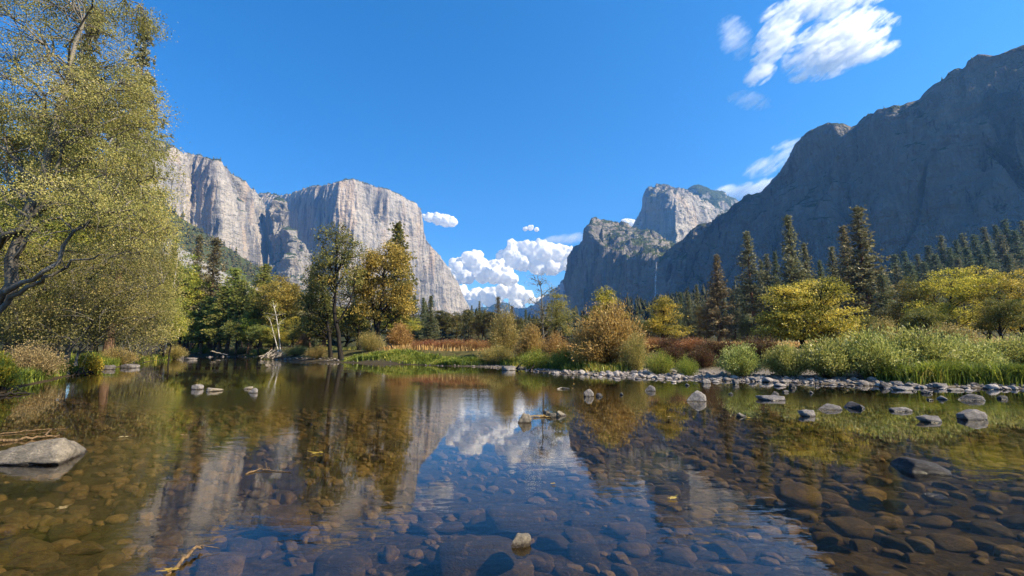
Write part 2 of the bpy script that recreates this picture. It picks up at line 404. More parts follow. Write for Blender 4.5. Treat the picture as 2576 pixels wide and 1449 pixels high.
# --- lower cathedral block: cliff, then the sloping top
cols = []
for x, ye, y, d, dr in [(1424, 790, 770, 2200, 80), (1429, 711, 705, 2150, 80), (1436, 645, 640, 2100, 90), (1446, 630, 624, 2060, 110), (1460, 624, 618, 2010, 140), (1473, 604, 597, 1960, 180), (1481, 585, 571, 1930, 230), (1490, 590, 553, 1900, 330), (1505, 612, 553, 1850, 430),
                        (1533, 634, 558, 1760, 520), (1568, 646, 561, 1680, 580), (1587, 652, 572, 1630, 600), (1615, 655, 584, 1570, 620), (1642, 657, 592, 1510, 640), (1656, 660, 600, 1480, 650), (1693, 662, 622, 1400, 660), (1740, 665, 660, 1340, 660)]:
    cols.append([(x, 880, d - 60), (x, (880 + ye) / 2, d - 15), (x, ye, d + 30), (x, y, d + 30 + dr)] + close_back(x, y, d + dr, (450, 1200)))
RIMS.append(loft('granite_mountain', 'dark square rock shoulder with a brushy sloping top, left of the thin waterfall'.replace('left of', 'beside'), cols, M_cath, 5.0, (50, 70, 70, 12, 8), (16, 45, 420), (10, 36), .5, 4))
# --- middle cathedral tower
cols = []
for x, y, d in [(1575, 600, 3000), (1591, 568, 2900), (1601, 545, 2850), (1616, 526, 2800), (1618, 486, 2800), (1624, 475, 2770), (1643, 465, 2700), (1660, 463, 2650), (1680, 466, 2610), (1696, 472, 2610), (1719, 480, 2640), (1735, 494, 2690), (1748, 502, 2720), (1775, 517, 2780), (1830, 536, 2900), (1900, 560, 3050)]:
    lit = x > 1680
    cols.append([(x + (10 if lit else 0), 880, d - (320 if lit else 60)), (x + (4 if lit else 14), (880 + y) / 2 - 20, d - (190 if lit else 30)), (x + (3 if lit else 5), y + 26, d + 10), (x, y, d + 190)] + close_back(x, y, d, (500, 1500)))
RIMS.append(loft('granite_mountain', 'grey rounded rock tower, one side shaded and the other a lit slab', cols, granite_mat('granite_tower', .9, .22, 1.0, .74), 5.5, (70, 100, 30, 14, 8), (22, 70, 520), (9, 40), .4, 5, soft=3))
# --- wooded summit behind the tower
cols = []
for x, y, d in [(1715, 500, 3500), (1734, 478, 3450), (1745, 473, 3400), (1780, 476, 3350), (1800, 480, 3350), (1830, 492, 3400), (1865, 508, 3450), (1920, 540, 3500), (1980, 580, 3600)]:
    cols.append([(x, 880, d - 900), (x, (880 + y) / 2 - 40, d - 300), (x, y, d + 120)] + close_back(x, y, d, (500, 1500)))
RIMS.append(loft('granite_mountain', 'green wooded summit peeping out behind the rock tower', cols, granite_mat('granite_wooded', .5, 1.25, .6, .8), 9, (40, 60, 10, 6), (20, 80, 200), (16, 50), .4, 6))
# --- the shaded wall of the near side
cols = []
RW = [(1630, 800, 1500), (1640, 690, 1460), (1653, 657, 1420), (1680, 637, 1380), (1704, 611, 1345), (1745, 575, 1290), (1767, 562, 1265), (1790, 560, 1240), (1816, 547, 1205), (1836, 535, 1185), (1853, 516, 1165), (1880, 494, 1135), (1915, 484, 1100),
      (1942, 451, 1070), (1964, 424, 1050), (1991, 383, 1025), (2005, 352, 1010), (2027, 329, 990), (2055, 317, 965), (2081, 314, 945), (2105, 319, 930), (2132, 331, 935), (2138, 346, 950), (2148, 336, 915), (2182, 305, 880), (2210, 283, 860), (2234, 276, 845),
      (2273, 274, 825), (2317, 258, 800), (2353, 222, 785), (2381, 196, 770), (2404, 179, 758), (2424, 180, 750), (2444, 159, 740), (2464, 138, 730), (2507, 134, 712), (2543, 119, 700), (2576, 105, 688), (2680, 70, 655), (2800, 25, 625), (2980, 0, 600)]
for x, y, d in RW:
    gul = 40 if 1636 < x < 1660 else 0
    cols.append([(x, 885, d - 60), (x, 885 + (y - 885) * .55, d - 5 + gul), (x, y, d + (110 if x < 2200 else 45))] + close_back(x, y, d + 60, (350, 1100)))
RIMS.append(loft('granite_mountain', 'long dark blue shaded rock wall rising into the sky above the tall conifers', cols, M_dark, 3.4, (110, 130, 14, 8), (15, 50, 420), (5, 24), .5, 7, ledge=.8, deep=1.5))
# --- far hazy slope closing the valley
cols = []
for x, y, d in [(1100, 790, 6300), (1150, 780, 6300), (1200, 779, 6300), (1235, 771, 6300), (1262, 760, 6200), (1290, 772, 6100), (1310, 778, 6000), (1340, 768, 5600), (1365, 748, 5300), (1385, 735, 5100), (1405, 722, 4900), (1430, 704, 4700), (1480, 690, 4500)]:
    cols.append([(x, 884, d - 900), (x, (884 + y) / 2, d - 400), (x, y, d)] + close_back(x, y, d, (300, 600)))
loft('granite_mountain', 'hazy blue slope far up the valley beneath the white clouds', cols, M_far, 14, (20, 30, 6, 4), (30, 120, 300), (20, 70), .4, 8)

# --- the talus hill at the foot of the sunny cliffs
def hill_mat():
    k = NT('talus_slope'); g = k.pos(); n1 = k.noise(g, 1 / 55, 5, .6); n2 = k.noise(g, 1 / 9, 4, .7); n3 = k.noise(k.mapping(g, (1 / 60, 1 / 260, 1 / 260)), 1.0, 3, .5)
    c = k.ramp(n2, [(.35, (.03, .04, .015)), (.6, (.06, .07, .025)), (.8, (.1, .1, .045))])
    scree = k.ramp(n2, [(.3, (.12, .115, .105)), (.6, (.26, .25, .23)), (.8, (.36, .345, .32))])
    at = k.n('ShaderNodeAttribute'); at.attribute_name = 'tint'
    c = k.mix(k.sstep(k.math('ADD', at.outputs['Fac'], k.math('MULTIPLY', k.math('SUBTRACT', n1, .5), .6)), .45, .6), c, scree)
    return k.done(k.bsdf(c, .95, .1, k.bump(n2, .8, 3)))
HX = [(200, 380, 1250), (330, 450, 1240), (400, 500, 1230), (450, 545, 1220), (500, 578, 1230), (560, 615, 1260), (620, 655, 1300), (660, 680, 1340), (700, 705, 1380), (760, 745, 1440), (830, 800, 1500), (900, 870, 1560)]
C = np.array([[P(x, 885, d - 700), P(x, (885 + y) / 2, d - 330), P(x, y, d), P(x, 885, d + 900)] for x, y, d in HX])
nu, nr = 150, (50, 50, 12)
u = np.linspace(0, len(HX) - 1, nu); Cu = np.stack([[np.interp(u, np.arange(len(HX)), C[:, r, a]) for a in range(3)] for r in range(4)], 0).transpose(2, 0, 1)
rows = []; fr_ = []
for r in range(3):
    for tt in np.linspace(0, 1, nr[r], endpoint=r == 2): rows.append(Cu[:, r] * (1 - tt) + Cu[:, r + 1] * tt); fr_.append(r + tt)
HG = np.stack(rows, 1); fr_ = np.array(fr_)
HG[..., 2] += 10 * fbm(HG.reshape(-1, 3) / 60, 4).reshape(HG.shape[:2])
uu = np.linspace(0, len(HX) - 1, nu)[:, None] / (len(HX) - 1)
tintH = np.exp(-((fr_[None] - (1.42 - .25 * uu)) / .17) ** 2) * smooth(.1, .25, uu) * (1 - smooth(.68, .85, uu))
mb = MB(); mb.add(HG.reshape(-1, 3), grid_quads(nu, HG.shape[1]), tint=tintH.ravel())
tag(put('hill', mb.mesh('hill', hill_mat(), True)), 'brushy talus hill with a strip of grey scree below the pale cliffs', None, None, 'structure')
DEBUG = False
# ================================================================ growing plants
def rnd_dirs(n, r):
    v = r.normal(size=(n, 3)); return v / (np.linalg.norm(v, axis=1, keepdims=True) + 1e-9)
def leaves(mb, cen, size, r, axis=None, aspect=.55, up=.5, tint=None, jit=.9):
    """one diamond-shaped leaf face per centre; axis: the direction the leaf points along"""
    cen = np.asarray(cen, float); n = len(cen)
    if n == 0: return
    size = np.broadcast_to(np.asarray(size, float), (n,)) * r.uniform(.65, 1.35, n)
    a = rnd_dirs(n, r) if axis is None else np.asarray(axis) + jit * rnd_dirs(n, r)
    a /= np.linalg.norm(a, axis=1, keepdims=True) + 1e-9
    nn = rnd_dirs(n, r) + np.array([0, 0, up]); b = np.cross(nn, a); b /= np.linalg.norm(b, axis=1, keepdims=True) + 1e-9
    c = np.cross(a, b)
    L = size[:, None]; w = L * aspect * .5
    V = np.stack([cen - a * L * .5, cen + b * w + c * L * .08, cen + a * L * .5, cen - b * w + c * L * .08], 1)
    t = r.uniform(0, 1, n) if tint is None else np.clip(tint, 0, 1)
    mb.add(V.reshape(-1, 3), np.arange(4 * n).reshape(n, 4), tint=np.repeat(t, 4))

class Proto:
    """A plant's meshes (part name -> mesh) with its height and width."""
    def __init__(s, parts, H, W): s.parts, s.H, s.W = parts, H, W

def broadleaf(seed, H, envs, trunks, leaf, n_limb=22, n_clus=300, lpc=90, crad=.6, leafmat=None, barkmat=None, flat=.6, droop=0., hollow=.35, limb_r=.35, twigs=True, patch=.5,
              tr=.2, tap=.25, kind='crown', twig_r=.012, axis_droop=0., aspect=.6, extra=None, twiglen=0, gaps=.25, gapsize=1.1):
    """trunks: list of point lists (metres from the base).  envs: ellipsoids (cx, cy, cz, rx, ry, rz) the foliage grows in."""
    r = np.random.default_rng(seed); wood = MB(); fol = MB()
    tp = []
    for pts in trunks:
        pts = np.asarray(pts, float); L = np.concatenate([[0], np.cumsum(np.linalg.norm(np.diff(pts, axis=0), axis=1))])
        t = np.linspace(0, L[-1], 16); path = np.stack([np.interp(t, L, pts[:, i]) for i in range(3)], -1)
        path[1:-1] += r.normal(size=(14, 3)) * H * .004
        s = tr if len(tp) == 0 else tr * .46
        rad = s * (1 - (1 - tap) * np.linspace(0, 1, 16)); rad[0] *= 1.35
        tube(wood, path, rad, 8, .5); tp.append((path, rad))
    allp = np.concatenate([p for p, _ in tp]); allr = np.concatenate([q for _, q in tp])
    vol = np.array([e[3] * e[4] * e[5] for e in envs]) ** .75; vol /= vol.sum()
    def sample(n, hol):
        k = r.choice(len(envs), n, p=vol); E = np.array(envs)[k]
        d = rnd_dirs(n, r); q = (hol ** 3 + (1 - hol ** 3) * r.uniform(0, 1, n)) ** (1 / 3)
        return E[:, :3] + d * E[:, 3:] * q[:, None]
    # limbs
    ends = sample(n_limb, .6); nodes = [allp]; nrad = [allr]
    zmin = min(p[0][2] for p, _ in tp)
    for e in ends:
        hd = np.linalg.norm(allp[:, :2] - e[:2], axis=1); want = e[2] - hd * r.uniform(.35, 1.1)
        cost = hd * .25 + np.abs(allp[:, 2] - want) + (allp[:, 2] < zmin + .12 * H) * H + r.uniform(0, .08 * H, len(allp))
        j = int(np.argmin(cost)); a = allp[j]; m = (a + e) / 2 + np.array([0, 0, np.linalg.norm(e - a) * .16]) + r.normal(size=3) * .03 * H
        path = bez(a, m, e, 8); path[1:-1] += r.normal(size=(6, 3)) * H * .008
        r0 = min(allr[j] * .5, limb_r * tr); rad = np.linspace(r0, twig_r * 1.5, 8)
        tube(wood, path, rad, 5, .5); nodes.append(path[2:]); nrad.append(rad[2:])
    nodes = np.concatenate(nodes); nrad = np.concatenate(nrad)
    cl = sample(n_clus, hollow)
    if gaps: g_ = fbm(cl / gapsize + seed * 3.1, 2); cl = cl[g_ > np.quantile(g_, gaps)]         # clumps of foliage with gaps between them
    cval = fbm(cl / (H * .12) + seed, 2) * patch
    for c, cv in zip(cl, cval):
        dv = nodes - c; dist = np.linalg.norm(dv, axis=1) + np.maximum(dv[:, 2], 0) * .8
        j = int(np.argmin(dist)); a = nodes[j]
        if twigs:
            ln = np.linalg.norm(c - a); m = (a + c) / 2 + np.array([0, 0, (.12 - droop * .2) * ln])
            end = c + np.array([0, 0, -droop * crad])
            path = bez(a, m, end, 5)
            if twiglen:
                dirn = (end - a) / (ln + 1e-6); path = np.concatenate([path, [end + dirn * twiglen + np.array([0, 0, -droop * twiglen * .6])]])
            tube(wood, path, np.linspace(min(nrad[j] * .7, twig_r * 2.2), twig_r * .5, len(path)), 3, .5)
        n = max(1, int(lpc * r.uniform(.45, 1.55)))
        base = c + (r.normal(size=(n, 3)) * np.array([1, 1, flat]) * crad * .55)
        out = (c - np.array(envs[0][:3])); out = out / (np.linalg.norm(out) + 1e-9)
        ax = np.broadcast_to(out + np.array([0, 0, -axis_droop]), (n, 3))
        base[:, 2] -= droop * crad * r.uniform(0, 1, n) ** 2
        leaves(fol, base, leaf, r, ax, aspect, .6, tint=r.uniform(0, 1, n) * .7 + .15 + cv, jit=1.0)
    if extra: extra(wood, fol, r)
    xs = [e[0] - e[3] for e in envs] + [e[0] + e[3] for e in envs]
    zt = max(e[2] + e[5] for e in envs)
    return Proto({'trunk': wood.mesh('trunk', barkmat), kind: fol.mesh(kind, leafmat)}, zt, max(xs) - min(xs))

def conifer(seed, H, R, bare=.15, whorl=.55, per=5, leafmat=None, barkmat=None, tuft=.55, gap=.2, droop=.12, power=.85, tr=None, tq=7, topround=0.0, lean=0.0):
    """trunk with whorls of boughs; each bough carries tufts of needle sprays"""
    r = np.random.default_rng(seed); wood = MB(); fol = MB()
    tr = tr or H * .0125
    n = 14; z = np.linspace(0, H * .985, n); tp = np.stack([.01 * H * np.sin(z / H * 3 + seed) + lean * z, .01 * H * np.cos(z / H * 2.3 + seed), z], -1)
    rad = tr * (1 - .93 * (z / H) ** 1.1); rad[0] *= 1.4
    tube(wood, tp, rad, 7, .5)
    zz = bare * H; C = []; A = []; Tn = []
    lob = r.uniform(0, 6.28, 4)
    while zz < H * .995:
        t = (zz / H - bare) / (1 - bare)
        prof = (1 - t) ** (power * 1.25) * 1.08
        if topround: prof = min(prof, topround * (1 - t) ** .4 + .12)
        prof *= min(1, .45 + t * 4.5)
        for j in range(per + int(r.integers(0, 2))):
            if r.uniform() < gap: continue
            az = r.uniform(0, 2 * pi)
            bl = R * prof * r.uniform(.55, 1.12) * (1 + .16 * sin(3 * az + lob[0] + zz * .35)) + .08
            a = np.array([np.interp(zz, z, tp[:, 0]), np.interp(zz, z, tp[:, 1]), zz])
            d = np.array([cos(az), sin(az), .1 + .55 * t - droop * (1 - t)])
            path = np.stack([a + d * bl * s + np.array([0, 0, -droop * bl * (s ** 1.5) * .8 + .16 * bl * s ** 3]) for s in (0, .33, .66, 1)])
            if bl > .5: tube(wood, path, np.linspace(.035 + .01 * bl, .015, 4), 3, .5)
            m = max(3, int(bl / tuft * 2.3))
            for s in np.linspace(.22 if bl > 1.2 else .1, 1, m):
                c = np.array([np.interp(s, (0, .33, .66, 1), path[:, i]) for i in range(3)])
                C.append(c + r.normal(size=3) * np.array([.4, .4, .22]) * tuft); A.append(d + np.array([0, 0, .5])); Tn.append(r.uniform(.0, 1) * .5 + .35 * s)
        zz += whorl * r.uniform(.6, 1.3) * (1 - .45 * t)
    C = np.array(C); A = np.array(A); Tn = np.array(Tn)
    k = tq; zr = np.repeat(C[:, 2] / H, k); cc = np.repeat(C, k, 0); aa = np.repeat(A, k, 0); tt = np.repeat(Tn, k) + r.normal(size=len(cc)) * .12
    dd = aa / np.linalg.norm(aa, axis=1, keepdims=True) + .95 * rnd_dirs(len(cc), r); dd /= np.linalg.norm(dd, axis=1, keepdims=True)
    ts = tuft * (1.05 - .5 * zr); cc = cc + dd * (ts * .38)[:, None]
    leaves(fol, cc, ts * .95, r, dd, .3, .4, tint=tt, jit=.15)
    return Proto({'trunk': wood.mesh('trunk', barkmat), 'crown': fol.mesh('crown', leafmat)}, H, 2 * R)

def bush(seed, R, H, stems=60, lps=110, leaf=.09, leafmat=None, barkmat=None, spread=.9, base=.25, start=.25, aspect=.28, top=1.0, jit=.8, sr=.016, scatter=.12, dome=.75, kind='foliage'):
    """many stems fanning out of one base, leaves along the stems"""
    r = np.random.default_rng(seed); wood = MB(); fol = MB()
    for i in range(stems):
        az = r.uniform(0, 2 * pi); q = r.uniform(0, 1) ** .6
        e = np.array([cos(az) * R * q * spread, sin(az) * R * q * spread, H * (1 - dome * q ** 2.2) * r.uniform(.72, 1.08) * top])
        b = np.array([cos(az), sin(az), 0]) * R * base * q * r.uniform(.3, 1)
        m = b * .6 + e * .4 + np.array([0, 0, H * .16]); path = bez(b, m, e, 7)
        tube(wood, path, np.linspace(sr * r.uniform(.7, 1.5), .004, 7), 3, .5)
        n = int(lps * r.uniform(.5, 1.4)); s = start + (1 - start) * r.uniform(0, 1, n) ** .8
        k = np.linspace(0, 1, 7); c = np.stack([np.interp(s, k, path[:, j]) for j in range(3)], -1)
        tg = np.gradient(path, axis=0); ax = np.stack([np.interp(s, k, tg[:, j]) for j in range(3)], -1); ax /= np.linalg.norm(ax, axis=1, keepdims=True)
        c = c + r.normal(size=(n, 3)) * scatter * R * (.35 + .65 * s[:, None])
        c[:, 2] = np.maximum(c[:, 2], .02)
        leaves(fol, c, leaf, r, ax + np.array([0, 0, .2]), aspect, .4, tint=.15 + .7 * r.uniform(0, 1, n) + r.normal() * .14, jit=jit)
    return Proto({'stem': wood.mesh('stem', barkmat), kind: fol.mesh(kind, leafmat)}, H, 2 * R)

def plant(name, label, cat, proto, x, ytop, d, wpx=None, group=None, yb=None, rot=None, z0=None, hscale=None):
    """stand a plant where column x of the picture meets distance d, as tall as the picture shows it"""
    ym = ytop * .5 + 870 * .5; q = P(x, ym, d)
    z = gz(q[0], q[1]) if z0 is None else z0
    if DEBUG and sd_poly(np.array([q[0]]), np.array([q[1]]), RIVER)[0] < .3: print('INWATER', name, x, d, label)
    if z < -.02: z = -.02
    sc = (P(x, ytop, d)[2] - z) / proto.H if hscale is None else hscale
    sx = (wpx / FPX * d / proto.W) if wpx else sc
    if 'crown' in proto.parts and 'tree' in name and name.split('_')[0] in ('pine', 'fir', 'spruce'): sx *= 1.3      # the longest boughs reach the drawn width
    r = random.uniform(0, 6.28) if rot is None else rot
    e = bpy.data.objects.new(name, None); COL.objects.link(e); e.location = (q[0], q[1], z - .05); e.empty_display_size = .5
    tag(e, label, cat, group)
    for pn, me in proto.parts.items(): put(pn, me, e, rot=(0, 0, r), scale=(sx, sx, sc))
    return e

# ---------------------------------------------------------------- foliage and bark
L_alder = leaf_mat('alder_leaf', [(.0, (.16, .16, .045)), (.35, (.25, .24, .07)), (.65, (.35, .32, .11)), (.85, (.44, .36, .10)), (1, (.52, .46, .24))], .45, .6, .2, .15)
L_alder2 = leaf_mat('alder_leaf_olive', [(.0, (.14, .15, .04)), (.4, (.22, .22, .065)), (.75, (.31, .29, .095)), (1, (.42, .35, .13))], .45, .6, .2, .15)
L_green = leaf_mat('maple_leaf_green', [(.0, (.12, .15, .03)), (.45, (.26, .31, .045)), (.8, (.42, .40, .06)), (1, (.56, .42, .07))], .45, .5, .3, .15)
L_yell = leaf_mat('leaf_yellow', [(.0, (.10, .11, .02)), (.35, (.27, .25, .04)), (.65, (.45, .38, .055)), (.85, (.64, .51, .07)), (1, (.78, .62, .13))], .47, .5, .3, .12)
L_gold = leaf_mat('leaf_bright_yellow', [(.0, (.22, .2, .03)), (.4, (.5, .38, .04)), (1, (.75, .58, .08))], .45, .5, .3, .1)
L_olive = leaf_mat('leaf_olive', [(.0, (0.053, 0.068, 0.018)), (.45, (0.135, 0.150, 0.038)), (.8, (0.255, 0.225, 0.053)), (1, (0.420, 0.300, 0.060))], .35, .55, .25, .2)
L_orange = leaf_mat('leaf_orange', [(.0, (.09, .09, .022)), (.4, (.27, .20, .045)), (.75, (.44, .30, .06)), (1, (.56, .43, .11))], .42, .5, .3, .12)
L_grove = leaf_mat('grove_leaf', [(.0, (.09, .11, .03)), (.45, (.22, .25, .06)), (.8, (.35, .34, .09)), (1, (.48, .36, .09))], .45, .5, .3, .2)
L_cotton = leaf_mat('cottonwood_leaf', [(.0, (0.062, 0.075, 0.019)), (.5, (0.163, 0.175, 0.037)), (.85, (0.300, 0.263, 0.062)), (1, (0.475, 0.325, 0.062))], .35, .5, .35, .1)
L_oak = leaf_mat('oak_leaf_dark', [(.0, (0.040, 0.048, 0.019)), (.5, (0.096, 0.104, 0.035)), (.85, (0.176, 0.160, 0.048)), (1, (0.288, 0.208, 0.064))], .3, .55, .25, .25)
L_wgreen = leaf_mat('willow_leaf_green', [(.0, (.07, .085, .022)), (.3, (.22, .25, .055)), (.6, (.39, .41, .10)), (.85, (.53, .53, .17)), (1, (.70, .67, .33))], .42, .4, .4, .14)
L_wtan = leaf_mat('willow_leaf_tan', [(.0, (.13, .075, .022)), (.4, (.32, .185, .055)), (.75, (.47, .29, .095)), (1, (.58, .41, .18))], .38, .5, .35, .15)
L_wmix = leaf_mat('willow_leaf_olive_tan', [(.0, (0.125, 0.125, 0.037)), (.4, (0.275, 0.237, 0.062)), (.75, (0.475, 0.362, 0.112)), (1, (0.625, 0.500, 0.213))], .38, .5, .35, .15)
L_red = leaf_mat('leaf_red', [(.0, (.09, .04, .02)), (.35, (.25, .095, .045)), (.65, (.37, .18, .065)), (1, (.48, .33, .12))], .38, .5, .3, .2)
L_dred = leaf_mat('leaf_dark_red', [(.0, (.025, .014, .01)), (.35, (.085, .035, .022)), (.55, (.15, .075, .03)), (.75, (.09, .10, .03)), (1, (.34, .2, .08))], .35, .5, .3, .2)
L_pink = leaf_mat('leaf_dry_tan', [(.0, (.18, .13, .06)), (.5, (.33, .24, .11)), (1, (.46, .36, .19))], .35, .6, .25, .1)
L_pine = leaf_mat('pine_needle', [(.0, (.045, .056, .03)), (.45, (.15, .165, .08)), (.75, (.29, .28, .14)), (1, (.50, .44, .24))], .35, .45, .4, .2)
L_wood_shade = leaf_mat('far_needle_shade', [(.0, (.010, .014, .009)), (.5, (.022, .028, .016)), (1, (.05, .052, .028))], .0, .9, .05, .2)  # pine needles darkened: the shade of the far wood is put into the colour
L_brown = leaf_mat('pine_needle_brown', [(.0, (.055, .052, .03)), (.45, (.18, .16, .08)), (.75, (.31, .27, .14)), (1, (.50, .43, .23))], .35, .45, .4, .2)
L_fir = leaf_mat('fir_needle', [(.0, (.04, .06, .035)), (.45, (.12, .155, .08)), (.8, (.22, .25, .12)), (1, (.34, .33, .16))], .35, .5, .3, .2)
L_gfir = leaf_mat('fir_needle_bright', [(.0, (.10, .13, .035)), (.45, (.27, .32, .08)), (.8, (.43, .44, .12)), (1, (.58, .47, .15))], .45, .55, .3, .2)
L_grass = leaf_mat('grass_green', [(.0, (.06, .09, .02)), (.4, (.19, .24, .03)), (.7, (.34, .36, .05)), (1, (.55, .42, .12))], .42, .5, .3, .05)
L_dry = leaf_mat('grass_golden', [(.0, (0.275, 0.163, 0.050)), (.5, (0.575, 0.362, 0.125)), (1, (0.750, 0.537, 0.250))], .35, .6, .2, .05)
L_snag = leaf_mat('dead_twig', [(.0, (0.180, 0.160, 0.130)), (.5, (0.320, 0.290, 0.240)), (1, (0.450, 0.410, 0.350))], .1, .8, .2, .1)
B_dark = bark_mat('bark_dark', (.008, .007, .006), (.03, .025, .02))
B_alder = bark_mat('bark_alder', (.03, .027, .022), (.22, .20, .17), 2.2)
B_pine = bark_mat('bark_pine', (.05, .03, .018), (.17, .10, .06))
B_pale = bark_mat('bark_pale', (.30, .28, .24), (.58, .55, .5), 9)
B_stem = bark_mat('bark_stem', (.02, .015, .01), (.07, .05, .034), 9)
# ================================================================ big alders on the near bank of the bend
def local_tree(name, label, cat, base_px, d, trunks_px, envs_px, group=None, **kw):
    """a tree whose trunks and leafy masses are given where the photograph shows them, at their own distances"""
    b = P(base_px[0], base_px[1], d); b[2] = max(0.02, gz(b[0], b[1])) - .08
    tr = [[(P(x, y, dd) - b) if i else np.zeros(3) for i, (x, y, dd) in enumerate(t)] if k == 0 else [P(x, y, dd) - b for x, y, dd in t] for k, t in enumerate(trunks_px)]
    ev = []
    for x, y, dd, rx, ry, rd in envs_px:
        c = P(x, y, dd) - b; m = dd / FPX; ev.append((c[0], c[1], c[2], rx * m, rd, ry * m))
    H = max(e[2] + e[5] for e in ev)
    p = broadleaf(kw.pop('seed', 1), H, ev, tr, **kw)
    e = bpy.data.objects.new(name, None); COL.objects.link(e); e.location = b
    tag(e, label, cat, group)
    for pn, me in p.parts.items(): put(pn, me, e)
    return e

local_tree('alder_tree', 'tall alder with thick dark leaning trunk, grey limbs and drooping olive yellow twigs', 'tree', (-70, 930), 16.5,
    [[(-70, 930, 16.5), (-20, 800, 16.4), (22, 690, 16.3), (72, 520, 16.2), (105, 440, 16.2), (140, 330, 16.3), (175, 190, 16.5), (210, 60, 16.8)],
     [(-60, 830, 16.0), (0, 745, 15.4), (60, 715, 15.2), (112, 690, 15.0), (150, 630, 14.9), (190, 575, 14.8), (260, 545, 14.8), (330, 528, 14.9)],
     [(-50, 850, 16.2), (0, 775, 15.6), (40, 735, 15.4), (90, 715, 15.2), (150, 665, 15.1), (250, 640, 15.2)],
     [(-60, 620, 16.5), (0, 612, 16), (70, 560, 16), (110, 470, 16), (190, 330, 16), (300, 210, 16)]],
    [(110, 190, 17.6, 230, 260, 3.4), (240, 330, 16.6, 155, 200, 2.4), (325, 430, 16.2, 100, 120, 1.5), (230, 540, 15.6, 190, 100, 2.2), (345, 560, 16.0, 85, 75, 1.4), (335, 50, 16.0, 75, 42, .9), (60, -90, 17, 250, 120, 3), (300, 250, 16.4, 110, 100, 1.6), (60, 420, 19, 150, 160, 2.0)],
    seed=3, leaf=.064, n_limb=70, n_clus=2600, lpc=90, crad=.5, leafmat=L_alder, barkmat=B_alder, flat=.35, droop=.4, hollow=.05, tr=.26, tap=.2, patch=.6, twig_r=.012, axis_droop=.4, twiglen=.35, limb_r=.3, gaps=.34, gapsize=.75)
local_tree('alder_tree', 'dense olive alder hanging low over the water beside the grey boulders', 'tree', (165, 935), 28,
    [[(165, 935, 28), (175, 860, 28), (190, 760, 28), (180, 680, 28)], [(190, 920, 28), (205, 860, 28), (240, 780, 28), (290, 720, 28)], [(160, 930, 28), (140, 850, 28), (100, 770, 28), (60, 700, 28)]],
    [(120, 700, 28.5, 200, 120, 3.5), (290, 690, 28, 130, 100, 3), (200, 790, 28, 200, 85, 3), (320, 790, 28, 95, 80, 2.2), (80, 815, 28.5, 130, 60, 2.5)],
    seed=4, leaf=.095, n_limb=36, n_clus=1300, lpc=72, crad=.75, leafmat=L_alder2, barkmat=B_alder, flat=.5, droop=.5, hollow=.1, tr=.17, tap=.3, patch=.5, twig_r=.014, axis_droop=.4, twiglen=.6)
local_tree('alder_tree', 'pale olive alder with arching twigs, in front of the talus hill', 'tree', (335, 905), 50,
    [[(335, 905, 50), (340, 830, 50), (350, 720, 50), (345, 640, 50)], [(345, 900, 50), (370, 830, 50), (400, 760, 50)]],
    [(350, 640, 50, 85, 110, 4), (320, 770, 50, 110, 100, 4.4), (388, 700, 50, 50, 100, 3), (380, 810, 50, 62, 60, 3)],
    seed=5, leaf=.16, n_limb=26, n_clus=800, lpc=64, crad=1.2, leafmat=L_alder, barkmat=B_alder, flat=.6, droop=.5, hollow=.15, tr=.17, tap=.3, patch=.5, twig_r=.016, axis_droop=.3, twiglen=.7)
local_tree('alder_tree', 'green alder in the gap behind the leaning dark trunk', 'tree', (40, 915), 30,
    [[(40, 915, 30), (45, 780, 30), (60, 600, 30), (50, 420, 30)]],
    [(40, 420, 30, 170, 190, 4), (60, 640, 30, 190, 140, 4), (250, 520, 31, 150, 120, 3.5)],
    seed=6, leaf=.15, n_limb=24, n_clus=800, lpc=60, crad=1.1, leafmat=L_green, barkmat=B_dark, flat=.6, hollow=.15, tr=.26, tap=.3, patch=.5, twig_r=.016)
def snag_bush(name, label, x, ytop, d, wpx, seed, mat=L_snag, **kw):
    p = bush(seed, 2.0, 3.0, 90, 40, .09, mat, B_alder, .95, .3, .3, .12, scatter=.1, sr=.012, **kw)
    return plant(name, label, 'shrub', p, x, ytop, d, wpx)
snag_bush('bare_shrub', 'leafless grey twiggy shrub below the pale olive alder', 378, 765, 62, 95, 8)

P_pineA = conifer(21, 34, 4.9, .12, .55, 6, L_pine, B_pine, .8, .22, .16, .8)
P_pineB = conifer(22, 36, 4.6, .28, .58, 6, L_pine, B_pine, .8, .24, .2, .75)
P_pineC = conifer(23, 32, 5.2, .10, .6, 6, L_brown, B_pine, .8, .2, .14, .85)
P_fir1 = conifer(24, 28, 4.4, .04, .5, 6, L_fir, B_pine, .7, .15, .2, .9)
P_fir2 = conifer(25, 30, 4.8, .06, .55, 6, L_fir, B_pine, .75, .18, .22, .8)
P_gfir = conifer(26, 27, 3.4, .2, .52, 6, L_gfir, B_pine, .75, .15, .1, .6, topround=.8)
P_brown = conifer(27, 32, 3.3, .18, .6, 5, L_brown, B_pine, .8, .2, .1, .7)
P_round = conifer(28, 26, 3.4, .3, .55, 6, L_gfir, B_pine, .8, .12, .05, .5, topround=.75)

plant('pine_tree', 'dark pine whose needle clumps poke out beside the top of the tall alder', 'tree', P_pineB, 318, 55, 46, 150)
plant('pine_tree', 'dark pine almost hidden inside the crown of the tall alder', 'tree', P_pineA, 190, 20, 50, 190)

